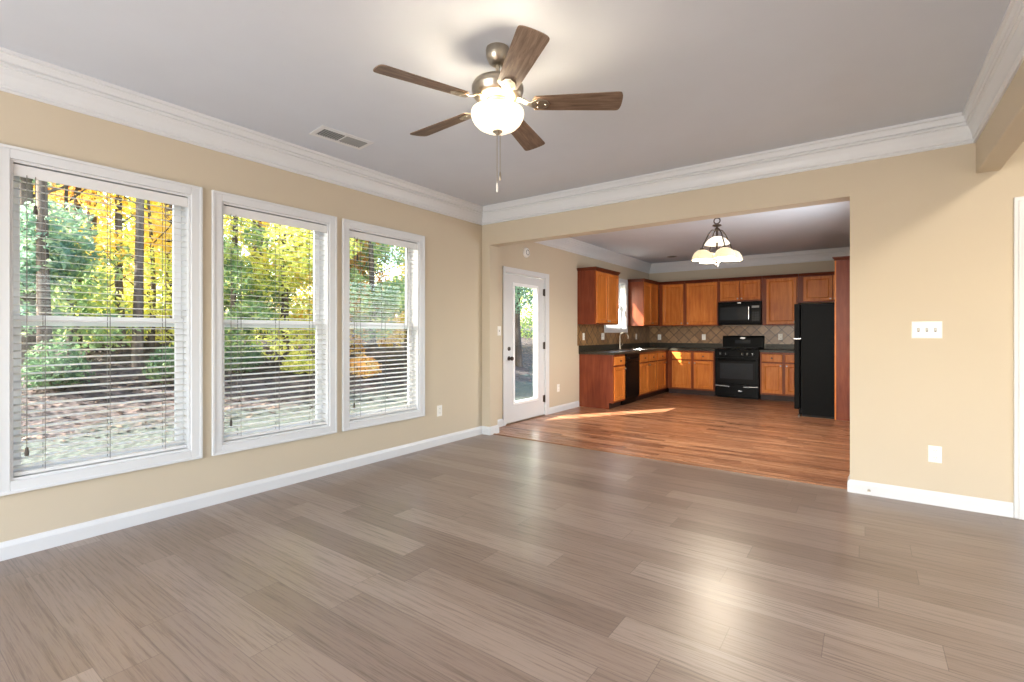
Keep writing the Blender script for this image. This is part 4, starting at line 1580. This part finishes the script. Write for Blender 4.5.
tree('tree_trunk', 76, 12.6, 12, 0.06, None, None, 0, 'thin bare trunk in front of the orange maple', lean=0.2)
shrub(56, 10.0, 0.46, 0.75, 'l_shrub', 1000, 'round green shrub low behind the nearest window')
shrub(167, 10.2, 0.34, 0.66, 'l_shrub', 700, 'green shrub by the inner edge of the nearest window')
# second window
tree('dogwood_tree', 236, 11.8, 9, 0.05, (1.1, 0.2, 3.0), 'l_green', 2200, 'tall green dogwood at the outer edge of the middle window')
tree('hickory_tree', 284, 12.0, 10, 0.07, (1.8, 0.2, 6.5), 'l_lime', 4200, 'yellow green hickory filling the middle window')
tree('poplar_tree', 322, 13.2, 11, 0.08, (1.6, 0.3, 7), 'l_yellow', 3200, 'yellow poplar at the inner edge of the middle window')
tree('tree_trunk', 257, 14.2, 12, 0.17, None, None, 0, 'thick grey brown trunk rising behind the middle window')
shrub(242, 11.0, 0.42, 0.6, 'l_shrub', 800, 'leafy green shrub below the tall dogwood')
shrub(300, 11.2, 0.42, 0.5, 'l_lime', 700, 'small yellow green shrub behind the middle window')
# third window and door
tree('oak_tree', 350, 12.6, 10, 0.09, (1.4, 0.1, 3.2), 'l_orange', 2600, 'rusty orange oak at the outer edge of the third window')
tree('holly_tree', 372, 12.0, 9, 0.06, (1.2, 0.5, 3.6), 'l_green', 2400, 'green holly behind the centre of the third window')
tree('ash_tree', 408, 12.8, 10, 0.08, (1.5, 0.5, 7), 'l_yellow', 3000, 'yellow ash at the inner edge of the third window')
shrub(364, 11.2, 0.42, 0.5, 'l_orange', 600, 'rust coloured shrub behind the third window')
tree('cedar_tree', 519, 15.5, 10, 0.09, (1.8, 1.4, 7), 'l_pine', 3600, 'green cedar seen through the glass of the door')
tree('elm_tree', 545, 19.0, 11, 0.12, (2.0, 0.8, 8), 'l_green', 3200, 'green elm deep behind the glazed door')
# trees between and behind
EX = [(200, 15.5, 'l_lime'), (10, 16.0, 'l_lime'), (440, 15.5, 'l_lime'), (480, 16.0, 'l_yellow'), (340, 17.5, 'l_yellow'), (66, 18.5, 'l_lime'), (150, 18.0, 'l_lime'), (265, 18.0, 'l_yellow')]
EXD = ['yellow green sapling between nearest and middle window', 'yellow green tree behind the pine', 'yellow green tree beside the third window', 'yellow tree hidden behind the wall by the door',
       'yellow tree far behind the poplar', 'yellow green tree far behind the orange maple', 'yellow green tree far behind the golden beech', 'yellow tree far behind the grey trunk']
for (px, ds_, mt), l in zip(EX, EXD):
    tree('woodland_tree', px, ds_, 11, 0.10, (2.0, 0.6, 8), mt, 3000, l, size=0.12)
# the far edge of the wood: nobody could count it
m = MB()
for j in range(46):
    px = -40 + j * 13.2
    g = ground_at(px, rnd.uniform(21, 25))
    for q in range(5):
        rr = rnd.uniform(0.9, 1.5)
        leaves(m, [(g.x + rnd.uniform(-1, 1), g.y + rnd.uniform(-1, 1), g.z + 0.6 + q * 1.5, rr, rr, rr)], 110 - 14 * q, 0.15)
tag(m.build('far_foliage', M['l_lime'], fixn=False), 'green edge of the wood far behind the autumn trees', 'foliage', kind='stuff')
m = MB()
for _ in range(14000):
    x = -7.6 - 9 * rnd.random() ** 0.9
    y = rnd.uniform(0.4, 1.0) + rnd.random() * (2.2 - x * 1.05)
    s = rnd.uniform(0.022, 0.05)
    a = rnd.uniform(0, 2 * PI)
    ax = Vector((math.cos(a), math.sin(a), rnd.uniform(-0.3, 0.5))).normalized() * s
    ay = Vector((-math.sin(a), math.cos(a), rnd.uniform(-0.3, 0.5))).normalized() * s * 0.6
    p = Vector((x, y, gz(x, y) + 0.02))
    m.add([p - ax, p + ay, p + ax, p - ay], [(0, 1, 2, 3)])
tag(m.build('fallen_leaves', M['litter'], fixn=False), 'brown fallen leaves strewn over the bank', 'fallen leaves', kind='stuff')
